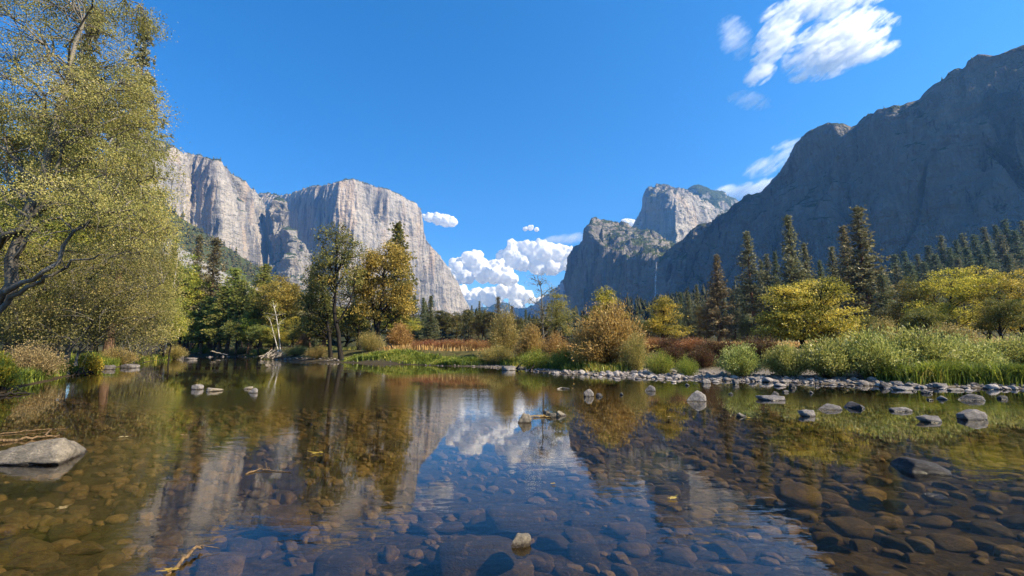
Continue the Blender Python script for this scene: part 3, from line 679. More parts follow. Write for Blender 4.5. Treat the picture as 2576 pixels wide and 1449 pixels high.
# ---------------------------------------------------------------- grove on the far side of the bend
CONIF = 1.28
def oak_proto(seed, H, W, mat, bark=B_dark, n_clus=260, lpc=70, leaf=.24, tr=.28, shape='oak', **kw):
    r = np.random.default_rng(seed + 500); ev = []
    if shape == 'oak':
        for i in range(6):
            a = i * 1.05 + r.uniform(0, .6); ev.append((cos(a) * W * .26, sin(a) * W * .26, H * r.uniform(.48, .78), W * .24, W * .24, H * .2))
        ev.append((0, 0, H * .8, W * .27, W * .27, H * .2))
    elif shape == 'low':
        for i in range(7):
            a = i * .9 + r.uniform(0, .6); q = r.uniform(.13, .25); ev.append((cos(a) * W * .29, sin(a) * W * .29, H * r.uniform(.28, .78), W * q, W * q, H * r.uniform(.12, .24)))
        ev.append((0, 0, H * .78, W * .25, W * .25, H * .22))
    elif shape == 'tall':
        for i in range(7):
            a = i * 2.4; z = .35 + .09 * i; ev.append((cos(a) * W * .2 * (1.1 - z), sin(a) * W * .2 * (1.1 - z), H * z, W * .36 * (1.25 - z), W * .36 * (1.25 - z), H * .13))
    t = [[(0, 0, 0), (.1 * W * r.uniform(-1, 1) * .4, .04 * W, H * .3), (.05 * W * r.uniform(-1, 1), 0, H * .72)]]
    if shape != 'tall': t.append([(0, 0, H * .12), (W * .12, W * .05, H * .4), (W * .2, W * .1, H * .65)])
    return broadleaf(seed, H, ev, t, leaf, kw.pop('n_limb', 20), n_clus, lpc, kw.pop('crad', W * .085), mat, bark, kw.pop('flat_', .55), tr=tr, tap=.3, **kw)
O_green = oak_proto(41, 16, 9, L_green, n_clus=330, leaf=.26)
O_orange = oak_proto(42, 15, 11, L_orange, n_clus=330, leaf=.26)
O_yell = oak_proto(43, 10, 9, L_yell, n_clus=620, lpc=52, leaf=.16, shape='low', crad=.6, gaps=.4, gapsize=1.6, twiglen=.5, flat_=.4)
O_olive = oak_proto(44, 9, 9, L_olive, n_clus=500, lpc=52, leaf=.18, shape='low', crad=.65, gaps=.35, gapsize=1.6, twiglen=.5)
O_dark = oak_proto(45, 13, 10, L_oak, n_clus=300, leaf=.3)
O_dark2 = oak_proto(46, 15, 9, L_oak, n_clus=300, leaf=.3)
O_tall = oak_proto(47, 14, 6, L_alder2, n_clus=220, lpc=45, leaf=.2, shape='tall', crad=.8)
O_ytall = oak_proto(48, 10, 6, L_yell, n_clus=240, lpc=50, leaf=.18, shape='tall', crad=.6)

P_olv = conifer(30, 27, 4.0, .2, .55, 6, L_olive, B_pine, .85, .15, .1, .6)
for x, yt, d, w, p, lab in [(-60, 420, 48, 260, O_dark, 'dark oak closing the view behind the leaning dark trunk'), (60, 480, 55, 240, O_olive, 'olive oak deep behind the tall alder'), (160, 560, 60, 220, O_dark2, 'dark oak behind the dense olive alder'),
                            (250, 600, 64, 200, O_olive, 'olive oak behind the low hanging alder twigs'), (330, 660, 70, 170, O_green, 'green oak between the two boulders and the hill'), (395, 720, 76, 130, O_dark, 'dark oak behind the bare grey shrub'),
                            (30, 700, 40, 220, O_olive, 'shaded oak low behind the dry pinkish shrub'), (140, 760, 44, 200, O_dark, 'shaded oak low behind the tangled roots'), (250, 770, 50, 170, O_olive, 'shaded oak low behind the bank boulders'), (-90, 640, 36, 240, O_olive, 'oak at the picture edge behind the yellow bush')]:
    plant('oak_tree', lab, 'tree', p, x, yt, d, w)
O_grove = oak_proto(50, 14, 10, L_grove, n_clus=330, leaf=.26)
P_gfir2 = conifer(29, 28, 4.4, .06, .52, 6, L_gfir, B_pine, .75, .15, .18, .85)
plant('maple_tree', 'bright green maple with a few yellow sprays, tallest broadleaf beside the pale olive alder', 'tree', O_green, 462, 640, 110, 120)
plant('maple_tree', 'yellow green maple low over the far rocks', 'tree', O_green, 420, 735, 69, 90)
plant('fir_tree', 'slim green fir behind the bright green maple', 'tree', P_gfir2, 425, 600, 118, 75)
plant('pine_tree', 'rusty brown pine, the slimmer of two brown ones below the pale cliffs', 'tree', P_brown, 494, 592, 118, 52)
plant('pine_tree', 'rusty brown pine with a broad crown, tallest in the grove below the pale cliffs', 'tree', P_brown, 538, 600, 112, 72)
plant('pine_tree', 'fresh green round topped pine with a bare leaning trunk, broadest of the green grove', 'tree', P_round, 582, 676, 106, 84)
plant('pine_tree', 'fresh green pine between the broad green pine and the narrow one', 'tree', P_round, 602, 705, 104, 60)
plant('pine_tree', 'narrow bright green pine next to the dome topped pine', 'tree', P_gfir, 628, 722, 100, 44)
plant('pine_tree', 'dome topped dark green pine with a reddish leaning trunk, beside the orange oak', 'tree', P_round, 664, 668, 104, 74)
plant('pine_tree', 'dark green pine deep in shade behind the narrow bright pine', 'tree', P_gfir2, 645, 735, 125, 60)
plant('pine_tree', 'dark fir filling the shade between the brown pines', 'tree', P_gfir2, 515, 700, 130, 70)
plant('oak_tree', 'broad orange brown oak over the driftwood heap', 'tree', O_orange, 712, 695, 100, 118)
plant('oak_tree', 'green oak with bronze tips behind the orange brown oak', 'tree', O_grove, 752, 740, 112, 80)
plant('fir_tree', 'thin dark conifer with bare lower stem close to the orange brown oak', 'tree', P_pineA, 783, 668, 98, 50)
plant('oak_tree', 'shaded olive oak under the thin dark conifer', 'tree', O_olive, 775, 800, 88, 95)
plant('oak_tree', 'low dark green oak between leaning trunks and driftwood', 'tree', O_grove, 655, 815, 96, 70)
plant('maple_tree', 'small yellow green maple over the gravel spit', 'tree', O_green, 500, 800, 108, 80)
plant('oak_tree', 'dark olive oak behind the gravel spit', 'tree', O_grove, 560, 775, 112, 110)
plant('oak_tree', 'shaded dark oak filling the wood behind the reddish leaning trunk', 'tree', O_grove, 612, 790, 118, 90)
plant('maple_tree', 'yellowing maple between the birch stems and the tall cottonwood', 'tree', O_yell, 742, 795, 94, 70)

for x, yt, d, w, p, lab in [(480, 720, 112, 60, P_round, 'green pine between the bright green maple and the slim brown pine'), (515, 745, 108, 66, P_gfir, 'bright green fir in front of the two brown pines'), (556, 720, 104, 60, P_gfir, 'bright green fir in front of the broad brown pine'),
                            (690, 735, 112, 60, P_gfir2, 'green fir between dome topped pine and orange brown oak'), (735, 760, 104, 70, O_grove, 'golden green oak filling in below the orange brown oak'), (432, 775, 66, 66, O_green, 'yellow green maple over the grey slabs at the bend'),
                            (545, 790, 108, 80, O_green, 'low yellow green maple at the feet of the brown pines'), (600, 800, 100, 80, O_grove, 'low olive green oak at the feet of the broad green pine'), (468, 770, 110, 80, O_green, 'lime green maple low under the slim brown pine'), (580, 765, 107, 74, O_green, 'lime green maple before the bare trunk of the broad green pine'), (632, 790, 100, 64, O_green, 'lime green maple beneath the narrow bright pine'), (690, 815, 96, 60, O_green, 'small green maple behind the birch stems'),
                            (820, 745, 84, 70, P_olv, 'olive conifer behind the thin leaning cottonwood'), (900, 760, 86, 90, O_olive, 'olive oak behind the half hidden cottonwood')]:
    plant('oak_tree' if 'oak' in lab else 'maple_tree' if 'maple' in lab and 'fir' not in lab and 'pine between' not in lab else 'fir_tree' if 'fir' in lab else 'pine_tree', lab, 'tree', p, x, yt, d, w)
def leaning(name, label, mat, pts, r0, twigs=14, seed=1, fol=None):
    b = P(*pts[0]); b[2] = gz(b[0], b[1]) - .1
    wood = MB(); rr = np.random.default_rng(seed)
    path = np.array([P(*q) - b for q in pts]); path[0] = 0
    k = np.linspace(0, 1, len(pts)); kk = np.linspace(0, 1, 12); path = np.stack([np.interp(kk, k, path[:, i]) for i in range(3)], -1)
    tube(wood, path, np.linspace(r0, r0 * .35, 12), 7)
    e = bpy.data.objects.new(name, None); COL.objects.link(e); e.location = b; tag(e, label, 'tree')
    fm = MB()
    for i in range(twigs):
        j = rr.integers(5, 12); a = path[j]; L = rr.uniform(.8, 2.2) * (1 + r0 * 3)
        d = rnd_dirs(1, rr)[0] * L; d[2] = abs(d[2]) * .8; q = bez(a, a + d * .5 + np.array([0, 0, .2]), a + d, 5)
        tube(wood, q, np.linspace(r0 * .25, .01, 5), 4)
        if fol: 
            c = q[2:].repeat(16, 0) + rr.normal(size=(48, 3)) * .35; leaves(fm, c, .16, rr)
    put('trunk', wood.mesh('trunk', mat), e)
    if fol: put('crown', fm.mesh('crown', fol), e)
    return e
leaning('birch_tree', 'slender white birch stem leaning by the driftwood, the straighter of a pair', B_pale, [(706, 893, 92), (703, 850, 92), (696, 800, 92), (688, 765, 92)], .16, 16, 2, L_yell)
leaning('birch_tree', 'slender white birch stem leaning by the driftwood, the more slanted of a pair', B_pale, [(702, 893, 91.5), (690, 845, 91.5), (678, 800, 91.5)], .12, 12, 3, L_yell)
leaning('leaning_tree', 'dark leaning trunk over the gravel spit below the broad green pine', B_dark, [(531, 886, 104), (552, 845, 104), (575, 800, 104), (596, 755, 104)], .2, 18, 4, L_gfir)
leaning('leaning_tree', 'short dark trunk slanting over the rocks by the lime bush', B_dark, [(478, 888, 110), (500, 850, 110), (512, 828, 110)], .18, 12, 5, L_green)
leaning('leaning_tree', 'bare white snag rising above the bright green maple', B_pale, [(425, 790, 80), (440, 700, 80), (447, 655, 80), (452, 618, 80)], .12, 5, 6)

# ---------------------------------------------------------------- the cottonwood group on the point
local_tree('cottonwood_tree', 'tall cottonwood with a curved black trunk and a sparse olive top, on the grassy point', 'tree', (860, 884), 57,
    [[(860, 884, 57), (852, 850, 57), (843, 800, 57), (843, 740, 57), (845, 690, 57), (847, 640, 57.2), (848, 590, 57.4)],
     [(845, 720, 57), (832, 670, 57), (815, 625, 57), (800, 590, 57)], [(846, 700, 57), (862, 650, 57), (878, 610, 57)], [(848, 810, 57), (872, 780, 57), (890, 720, 57), (898, 660, 57)]],
    [(808, 592, 57, 26, 26, 1.6), (852, 588, 57, 34, 28, 2), (885, 625, 57, 32, 36, 2), (815, 645, 57, 34, 32, 2), (848, 650, 57, 45, 60, 2.4), (795, 690, 57, 24, 30, 1.5), (885, 690, 57, 30, 35, 2), (830, 720, 57, 40, 30, 2)],
    seed=31, leaf=.22, n_limb=50, n_clus=300, lpc=34, crad=.75, leafmat=L_cotton, barkmat=B_dark, flat=.7, hollow=.2, tr=.30, tap=.25, patch=.35, twig_r=.03, limb_r=.4)
local_tree('cottonwood_tree', 'golden orange cottonwood, broadest crown on the grassy point', 'tree', (948, 868), 64,
    [[(948, 868, 64), (950, 830, 64), (958, 780, 64), (965, 720, 64), (968, 660, 64)], [(948, 850, 64), (940, 800, 64), (935, 740, 64), (930, 680, 64)], [(955, 800, 64), (985, 750, 64), (1010, 700, 64)]],
    [(930, 650, 64, 34, 34, 2.5), (985, 645, 64, 42, 32, 2.5), (950, 690, 64, 50, 40, 3), (1010, 700, 64, 36, 45, 2.6), (915, 715, 64, 26, 42, 2), (965, 740, 64, 58, 35, 3), (1005, 770, 64, 30, 30, 2.2), (930, 780, 64, 32, 32, 2.2)],
    seed=32, leaf=.25, n_limb=50, n_clus=560, lpc=54, crad=.9, leafmat=L_orange, barkmat=B_dark, flat=.7, hollow=.2, tr=.33, tap=.3, patch=.6, twig_r=.03, gaps=.4, gapsize=2.2)
plant('fir_tree', 'olive green conifer rising behind the golden orange cottonwood', 'tree', P_olv, 1000, 562, 82, 92)
local_tree('cottonwood_tree', 'dark thin cottonwood leaning beside the tall curved one', 'tree', (833, 884), 61,
    [[(833, 884, 61), (828, 840, 61), (818, 780, 61), (806, 720, 61), (800, 690, 61)], [(826, 850, 61), (842, 815, 61)]],
    [(800, 715, 61, 34, 34, 2), (795, 765, 61, 40, 30, 2.2), (830, 785, 61, 30, 30, 2), (790, 810, 61, 40, 22, 2)],
    seed=33, leaf=.24, n_limb=26, n_clus=190, lpc=46, crad=.9, leafmat=L_olive, barkmat=B_dark, flat=.6, hollow=.2, tr=.26, tap=.3, patch=.4, twig_r=.03)
local_tree('cottonwood_tree', 'dark stemmed cottonwood half hidden between the curved and the golden ones', 'tree', (905, 872), 70,
    [[(905, 872, 70), (902, 820, 70), (896, 770, 70), (890, 720, 70)], [(902, 830, 70), (920, 790, 70)]],
    [(890, 735, 70, 38, 50, 2.6), (905, 790, 70, 40, 32, 2.4), (872, 800, 70, 32, 26, 2)],
    seed=34, leaf=.26, n_limb=24, n_clus=190, lpc=46, crad=1.0, leafmat=L_olive, barkmat=B_dark, flat=.6, hollow=.2, tr=.30, tap=.3, patch=.5, twig_r=.03)
plant('oak_tree', 'olive oak in the shade behind the cottonwood trunks', 'tree', O_olive, 870, 790, 92, 120)
plant('oak_tree', 'green oak behind the small apricot willow', 'tree', O_green, 1000, 780, 92, 110)
plant('oak_tree', 'dim oak deep behind the thin leaning cottonwood', 'tree', O_dark, 815, 780, 110, 100)

# ---------------------------------------------------------------- conifers and oaks closing the meadow
for x, yt, d, w, p, lab in [(1040, 742, 128, 44, P_fir2, 'dark spruce touching the golden cottonwood, first of three by the monolith'),
                            (1062, 748, 124, 36, P_fir1, 'dark spruce in the middle of three by the monolith'),
                            (1083, 743, 120, 46, P_fir2, 'dark pointed spruce standing clear of the monolith foot'),
                            (1255, 747, 165, 34, P_brown, 'brownish pine poking above the oaks under the white clouds'),
                            (1286, 770, 172, 28, P_brown, 'reddish dying pine next to the brownish pine under the clouds'),
                            (1322, 778, 170, 26, P_fir1, 'small dark fir before the hazy far slope'),
                            (1345, 790, 160, 24, P_fir1, 'tiny dark fir beside the bare topped alder'),
                            (1206, 757, 180, 22, P_pineA, 'thin distant pine top above the dark oaks'),
                            (1186, 768, 176, 20, P_pineA, 'very thin distant pine over the first dark oaks')]:
    plant('spruce_tree' if 'spruce' in lab else 'fir_tree' if 'fir' in lab else 'pine_tree', lab, 'tree', p, x, yt, d, w)
for x, yt, d, w, p, lab in [(1112, 778, 150, 52, O_dark2, 'dark oak beyond the meadow next to the pointed spruce'),
                            (1150, 782, 152, 58, O_dark, 'dark green oak at the middle of the meadow edge'),
                            (1180, 775, 156, 50, O_dark2, 'tallest dark oak at the far meadow edge'),
                            (1212, 776, 150, 54, O_dark, 'dark oak behind the meadow under the thin pine top'),
                            (1240, 782, 148, 46, O_dark2, 'olive dark oak at the meadow edge by the orange brown willow'),
                            (1300, 792, 150, 60, O_dark, 'shaded oak behind the tan willow thicket'),
                            (1365, 800, 150, 70, O_dark2, 'shaded oak behind the bare topped alder')]:
    plant('oak_tree', lab, 'tree', p, x, yt, d, w)

# ---------------------------------------------------------------- willows and trees along the near bank of the meadow
W_tan = bush(61, 2.4, 3.6, 110, 190, .16, L_wtan, B_stem, .95, .2, .22, .3)
W_tan2 = bush(62, 2.2, 3.4, 90, 170, .15, L_wtan, B_stem, .95, .25, .25, .3)
W_mix = bush(63, 2.2, 3.6, 90, 170, .15, L_wmix, B_stem, .95, .25, .25, .3)
W_grn = bush(64, 2.2, 2.6, 130, 135, .165, L_wgreen, B_stem, 1.0, .35, .2, .3, dome=.6, scatter=.1)
W_grn2 = bush(65, 2.6, 2.4, 140, 135, .165, L_wgreen, B_stem, 1.0, .4, .2, .3, dome=.55, scatter=.1)
W_red = bush(66, 2.4, 1.5, 110, 120, .11, L_red, B_stem, 1.0, .6, .2, .5, dome=.5)
W_dred = bush(67, 2.4, 1.7, 120, 120, .11, L_dred, B_stem, 1.0, .6, .15, .5, dome=.5)
W_apr = bush(68, 2.2, 3.2, 90, 170, .17, L_wtan, B_stem, .95, .2, .2, .35)
W_low = bush(69, 2.0, 1.6, 100, 120, .10, L_grass, B_stem, 1.0, .5, .1, .4, dome=.5)
W_olv = bush(70, 2.2, 2.4, 100, 150, .12, L_wmix, B_stem, 1.0, .35, .15, .35, dome=.6)
W_yel = bush(71, 2.0, 2.6, 90, 150, .13, L_yell, B_stem, 1.0, .3, .2, .45)
W_lime = bush(72, 2.0, 2.2, 80, 120, .16, L_grass, B_stem, 1.0, .4, .1, .5)

def shrubs(lst):
    for nm, x, yt, d, w, p, lab in lst: plant(nm, lab, 'shrub' if 'shrub' in nm or 'bush' in nm else 'willow', p, x, yt, d, w)
shrubs([
    ('willow_shrub', 1008, 812, 72, 76, W_apr, 'small rounded apricot willow behind the snag on the grassy bank'),
    ('willow_shrub', 930, 835, 60, 78, W_olv, 'pale green shrub in front of the golden cottonwood trunk'),
    ('orange_bush', 762, 838, 84, 34, W_apr, 'small orange bush beside the birch stems'),
    ('willow_shrub', 1268, 778, 46, 92, W_mix, 'upright tan and olive willow, first of the thicket after the red brush'),
    ('willow_shrub', 1338, 818, 41, 96, W_tan, 'tan willow with leaning bare stems above the cobbles'),
    ('willow_shrub', 1400, 835, 40, 90, W_tan2, 'low brown willow between the tan one and the great dome shaped one'),
    ('willow_shrub', 1532, 764, 33.5, 235, W_tan, 'great dome shaped orange brown willow at the water edge'),
    ('willow_shrub', 1595, 840, 30, 80, W_olv, 'low olive willow at the skirt of the great dome shaped one'),
    ('willow_shrub', 1462, 868, 33, 70, W_olv, 'low grey green shrub at the foot of the great dome shaped willow'),
    ('willow_shrub', 1250, 868, 43, 100, W_olv, 'low silvery green shrub on the bank before the upright tan willow'),
    ('willow_shrub', 1345, 880, 36, 90, W_low, 'low green shrub under the leaning bare stems'),
    ('willow_shrub', 1420, 872, 34.5, 70, W_low, 'low green shrub under the low brown willow'),
    ('green_bush', 1660, 885, 27.5, 78, W_low, 'small green bush over the cobbles next to the dark red brush'),
    ('green_bush', 1725, 898, 26, 60, W_low, 'lowest green bush in the shade of the dark red brush'),
    ('willow_shrub', 1858, 866, 24.5, 118, W_grn, 'separate rounded light green willow in front of the dark red brush'),
    ('willow_shrub', 1975, 868, 24, 120, W_grn2, 'light green willow under the big yellow maple'),
    ('willow_shrub', 2085, 850, 23, 170, W_grn, 'broad light green willow, middle of the bank thicket'),
    ('willow_shrub', 2190, 838, 22.5, 180, W_grn2, 'tall silvery light green willow behind the flat river stones'),
    ('willow_shrub', 2300, 826, 22.5, 190, W_grn, 'tallest silvery willow with a tan tinted crown behind it'),
    ('willow_shrub', 2410, 848, 23, 170, W_grn2, 'silvery willow above the bright green grass clump'),
    ('willow_shrub', 2510, 850, 23.5, 160, W_grn, 'grey green willow at the end of the thicket'),
    ('willow_shrub', 2600, 845, 23, 150, W_grn2, 'grey green willow cut by the picture edge behind the grass'),
    ('willow_shrub', 2400, 815, 28, 150, W_mix, 'tan tinted willow behind the silvery ones'),
    ('willow_shrub', 2225, 800, 29, 110, W_mix, 'thin pale willow with whitish twigs over the thicket'),
])
for i, (x, yt, d, w, p) in enumerate([(1085, 857, 60, 70, W_red), (1120, 857, 58, 70, W_red), (1155, 856, 57, 76, W_red), (1195, 857, 56, 70, W_red), (1230, 858, 54, 60, W_red), (1055, 859, 61, 50, W_red)]):
    plant('red_shrub', 'red and orange autumn shrub in the brush strip along the grassy bank', 'shrub', p, x, yt, d, w, 'red brush along the grassy bank')
for i, (x, yt, d, w, p) in enumerate([(1640, 852, 37, 90, W_red), (1690, 850, 36, 90, W_dred), (1740, 852, 34, 95, W_red), (1790, 856, 32, 90, W_dred), (1690, 872, 31, 80, W_dred), (1765, 876, 29.5, 85, W_dred), (1830, 858, 31, 80, W_dred)]):
    plant('red_shrub', 'russet shrub in the dark brush behind the gravel bar', 'shrub', p, x, yt, d, w, 'russet brush behind the gravel bar')
for i, (x, yt, d, w, p) in enumerate([(1895, 852, 30, 90, W_dred), (1935, 856, 29, 80, W_dred)]):
    plant('red_shrub', 'maroon shrub between the round willow and the big yellow maple', 'shrub', p, x, yt, d, w, 'maroon shrubs under the yellow maple')

local_tree('alder_tree', 'thin alder with a nearly bare grey top standing against the clouds', 'tree', (1368, 880), 48,
    [[(1368, 880, 48), (1366, 830, 48), (1364, 770, 48), (1360, 720, 48), (1352, 695, 48)]],
    [(1350, 705, 48, 34, 20, 1.2), (1375, 730, 48, 30, 26, 1.3), (1350, 770, 48, 34, 28, 1.5), (1380, 790, 48, 32, 30, 1.6)],
    seed=36, leaf=.10, n_limb=26, n_clus=130, lpc=12, crad=.6, leafmat=L_alder, barkmat=B_alder, flat=.6, hollow=.1, tr=.11, tap=.3, patch=.4, twig_r=.02)
plant('alder_tree', 'olive alder with hanging sprays beside the shaded square cliff', 'tree', O_tall, 1403, 718, 50, 92)
plant('alder_tree', 'yellow green alder rising behind the great dome shaped willow', 'tree', O_ytall, 1526, 716, 46, 112)
plant('maple_tree', 'isolated yellow maple between dome shaped willow and pines', 'tree', O_ytall, 1668, 738, 44, 118)
plant('maple_tree', 'shaded olive alder behind the isolated yellow maple', 'tree', O_dark, 1600, 800, 90, 90)
local_tree('maple_tree', 'big bright yellow maple spreading over the light green willows', 'tree', (2020, 880), 38,
    [[(2020, 880, 38), (2015, 840, 38), (2030, 780, 38), (2050, 720, 38)], [(2015, 860, 38), (1985, 810, 38), (1965, 760, 38)], [(2020, 850, 38), (2070, 800, 38), (2100, 770, 38)]],
    [(2060, 740, 38, 52, 46, 2.4), (1975, 760, 38, 55, 45, 2.4), (2100, 790, 38, 48, 50, 2.2), (2030, 810, 38, 80, 45, 2.8), (1955, 820, 38, 45, 40, 2.2), (2080, 845, 38, 70, 35, 2.4), (2055, 705, 38, 26, 22, 1)],
    seed=37, leaf=.15, n_limb=46, n_clus=800, lpc=60, crad=.7, leafmat=L_yell, barkmat=B_dark, flat=.3, hollow=.2, tr=.2, tap=.3, patch=.75, twig_r=.02, gaps=.38, gapsize=1.5, twiglen=.4)
for x, yt, d, w, p, lab in [(2305, 690, 56, 130, O_olive, 'dark olive maple between the tallest pine and the yellow thicket'),
                            (2400, 672, 42, 190, O_yell, 'broad yellow green maple behind the silvery willows'),
                            (2470, 668, 45, 160, O_yell, 'tallest yellow maple of the thicket under the hillside firs'),
                            (2560, 678, 38, 150, O_yell, 'golden maple at the picture edge under the hillside firs'),
                            (2520, 740, 36, 130, O_olive, 'olive maple low in the thicket by the golden maple'),
                            (2330, 770, 40, 120, O_olive, 'olive maple low behind the tan tinted willow'),
                            (2180, 790, 60, 90, O_olive, 'low olive tree at the foot of the tallest pine'),
                            (2245, 765, 66, 90, O_dark, 'dark bushy tree at the skirt of the tallest pine'),
                            (1775, 762, 120, 46, O_orange, 'small orange oak in front of the brown tinted pine'),
                            (1880, 800, 116, 46, O_olive, 'small olive oak beneath the bare trunked pine')]:
    plant('maple_tree' if 'maple' in lab else 'oak_tree', lab, 'tree', p, x, yt, d, w)

# ---------------------------------------------------------------- tall pines of the meadow's far side
for x, yt, d, w, p, lab in [(1891, 583, 118, 78, P_pineB, 'tall dark pine with a long bare reddish trunk in its lower part'),
                            (1808, 640, 116, 76, P_pineC, 'brown tinted pyramid pine in front of the shaded wall'),
                            (1991, 543, 112, 84, P_pineA, 'tall slim pine with open boughs, second highest in the row'),
                            (2180, 518, 98, 124, P_pineA, 'tallest pine, dark and broad, with a visible slanting trunk'),
                            (2139, 568, 104, 84, P_pineC, 'tall pine leaning on the side of the tallest one'),
                            (1936, 640, 128, 50, P_pineB, 'middle sized dark pine between the two tall slim ones'),
                            (1922, 655, 132, 42, P_pineA, 'dark pine in the gap beside the bare trunked one'),
                            (1958, 632, 126, 44, P_fir2, 'narrow dark pine touching the second highest one'),
                            (2032, 612, 118, 62, P_pineA, 'half height pine behind the second highest one'),
                            (2102, 622, 122, 56, P_pineB, 'half height pine in the gap before the tallest pair'),
                            (2070, 655, 128, 44, P_fir2, 'small dark pine above the big yellow maple'),
                            (1755, 716, 134, 36, P_pineA, 'small pine of a pair left of the brown tinted one'.replace('left of', 'beyond')),
                            (1733, 732, 138, 34, P_fir2, 'shorter dark pine next to the isolated yellow maple'),
                            (1706, 760, 150, 28, P_fir1, 'little dark fir over the isolated yellow maple'),
                            (1872, 740, 140, 30, P_fir1, 'little grey green fir between brown tinted and bare trunked pines'),
                            (1845, 728, 136, 36, P_pineB, 'thin pine at the shoulder of the brown tinted one'),
                            (2225, 690, 90, 80, P_fir2, 'bushy lower pine on the outer side of the tallest one'),
                            (1605, 770, 160, 26, P_fir1, 'small dark fir over the great dome shaped willow'),
                            (1640, 778, 165, 24, P_fir1, 'small fir before the foot of the waterfall'),
                            (2010, 680, 130, 40, P_pineB, 'dark pine under the second highest one'),
                            (2060, 720, 112, 60, P_pineA, 'dark wood pine directly behind the big yellow maple')]:
    plant('fir_tree' if ' fir' in lab else 'pine_tree', lab, 'tree', p, x, yt, d, w)
rr = random.Random(5)
for i in range(26):                                   # bare stemmed wood behind the golden meadow
    x = 1690 + i * 22 + rr.uniform(-9, 9)
    plant('pine_tree', 'slender dark stemmed pine in the shady wood behind the golden meadow', 'tree', rr.choice([P_pineB, P_pineA, P_fir2]), x, rr.uniform(735, 790), rr.uniform(138, 170), rr.uniform(24, 36), 'wood behind the meadow')
for i in range(14):
    x = 1560 + i * 30 + rr.uniform(-9, 9)
    plant('oak_tree', 'low shaded oak in the undergrowth of the wood behind the meadow', 'tree', rr.choice([O_dark, O_dark2, O_olive]), x, rr.uniform(800, 822), rr.uniform(140, 165), rr.uniform(36, 56), 'undergrowth oaks behind the meadow')
for i in range(16):
    x = 420 + i * 26 + rr.uniform(-9, 9)
    plant('fir_tree', 'shaded fir in the dim wood behind the bend of the river', 'tree', rr.choice([P_fir2, P_gfir2]), x, rr.uniform(735, 790), rr.uniform(135, 165), rr.uniform(28, 40), 'dim wood behind the bend')
# hillside firs below the shaded wall
for i, (x, yt, d) in enumerate([(2262, 640, 240), (2290, 632, 250), (2318, 640, 235), (2346, 618, 255), (2368, 640, 230), (2385, 592, 262), (2402, 622, 240), (2422, 604, 258), (2440, 588, 268), (2452, 622, 238), (2470, 590, 262), (2492, 572, 275), (2505, 606, 245), (2524, 566, 275),
                                (2540, 590, 255), (2553, 552, 285), (2572, 580, 258), (2590, 556, 280), (2335, 660, 215), (2300, 662, 220), (2420, 650, 220), (2480, 640, 222), (2548, 640, 215), (2270, 668, 225)]):
    plant('fir_tree', 'misty blue green fir on the hillside below the shaded wall', 'tree', [P_fir1, P_fir2, P_pineA][i % 3], x, yt, d, rr.uniform(48, 68), 'hillside firs below the shaded wall')

# ---------------------------------------------------------------- bank plants on the inner side of the bend
shrubs([
    ('dry_shrub', 88, 862, 23.5, 140, bush(75, 1.3, 1.3, 110, 130, .06, L_pink, B_stem, 1.0, .5, .1, .5), 'dry pinkish tan shrub on the grassy bank under the alders'),
    ('yellow_bush', 5, 890, 17.8, 80, bush(76, .7, .9, 60, 90, .08, L_gold, B_stem, 1.0, .5, .3, .6), 'bright yellow leafy bush at the very edge of the bank'),
    ('yellow_bush', 222, 890, 32, 70, bush(77, .9, .8, 50, 70, .1, L_gold, B_stem, 1.0, .5, .3, .6), 'small yellow bush on the grass between dry shrub and dark roots'),
    ('lime_bush', 508, 868, 109, 46, W_lime, 'small lime green bush on the gravel spit'),
    ('green_bush', 560, 876, 108, 60, W_olv, 'low olive bush on the gravel spit under the pines'),
    ('green_bush', 610, 872, 104, 70, W_olv, 'low brown green bush at the foot of the reddish leaning trunk'),
    ('green_bush', 660, 876, 98, 60, W_low, 'low green bush behind the driftwood heap'),
    ('green_bush', 300, 872, 44, 90, W_olv, 'low olive bush over the two grey bank boulders'),
    ('green_bush', 440, 868, 71.5, 60, W_olv, 'olive bush above the slabs at the bend'),
    ('green_bush', 800, 868, 62, 60, W_olv, 'dark low bush at the foot of the thin leaning cottonwood'),
    ('green_bush', 750, 868, 72, 70, W_olv, 'dark low bush on the shaded bank by the driftwood'),
])
# ================================================================ grass
def grass(name, label, pts, n_per, hgt, mat, width=.05, seed=0, bend=.6, spread=.6):
    """tufts of bent blades around the points (x, y)"""
    r = np.random.default_rng(seed); pts = np.asarray(pts, float); c = np.repeat(pts, n_per, 0)
    c = c + r.normal(size=c.shape) * spread; z = ground_z(c[:, 0], c[:, 1]); ok = z > .03; c = c[ok]; z = z[ok]; n = len(c)
    h = hgt * r.uniform(.5, 1.25, n) * (.85 + .75 * fbm(np.stack([c[:, 0], c[:, 1], 0 * z], -1) / 1.3, 3)); a = r.uniform(0, 2 * pi, n); d = np.stack([np.cos(a), np.sin(a), 0 * a], -1); w = np.stack([-d[:, 1], d[:, 0], 0 * a], -1)
    b = np.stack([c[:, 0], c[:, 1], z - .03], -1); be = bend * r.uniform(.2, 1.2, n)
    m = b + d * (h * be * .3)[:, None] + np.array([0, 0, 1]) * (h * .62)[:, None]; t = b + d * (h * be)[:, None] + np.array([0, 0, 1]) * (h * (1 - .3 * be))[:, None]
    W_ = (width * r.uniform(.6, 1.3, n))[:, None] * .5
    V = np.stack([b - w * W_, b + w * W_, m + w * W_ * .8, m - w * W_ * .8, t], 1).reshape(-1, 3); i = np.arange(n) * 5
    mb = MB(); mb.add(V, np.stack([i, i + 1, i + 2, i + 3], -1), np.stack([i + 3, i + 2, i + 4], -1), tint=np.repeat(np.clip(r.uniform(0, .8, n) + .45 * fbm(b / 1.5, 2), 0, 1), 5))
    return tag(put(name, mb.mesh(name, mat)), label, None, None, 'stuff')
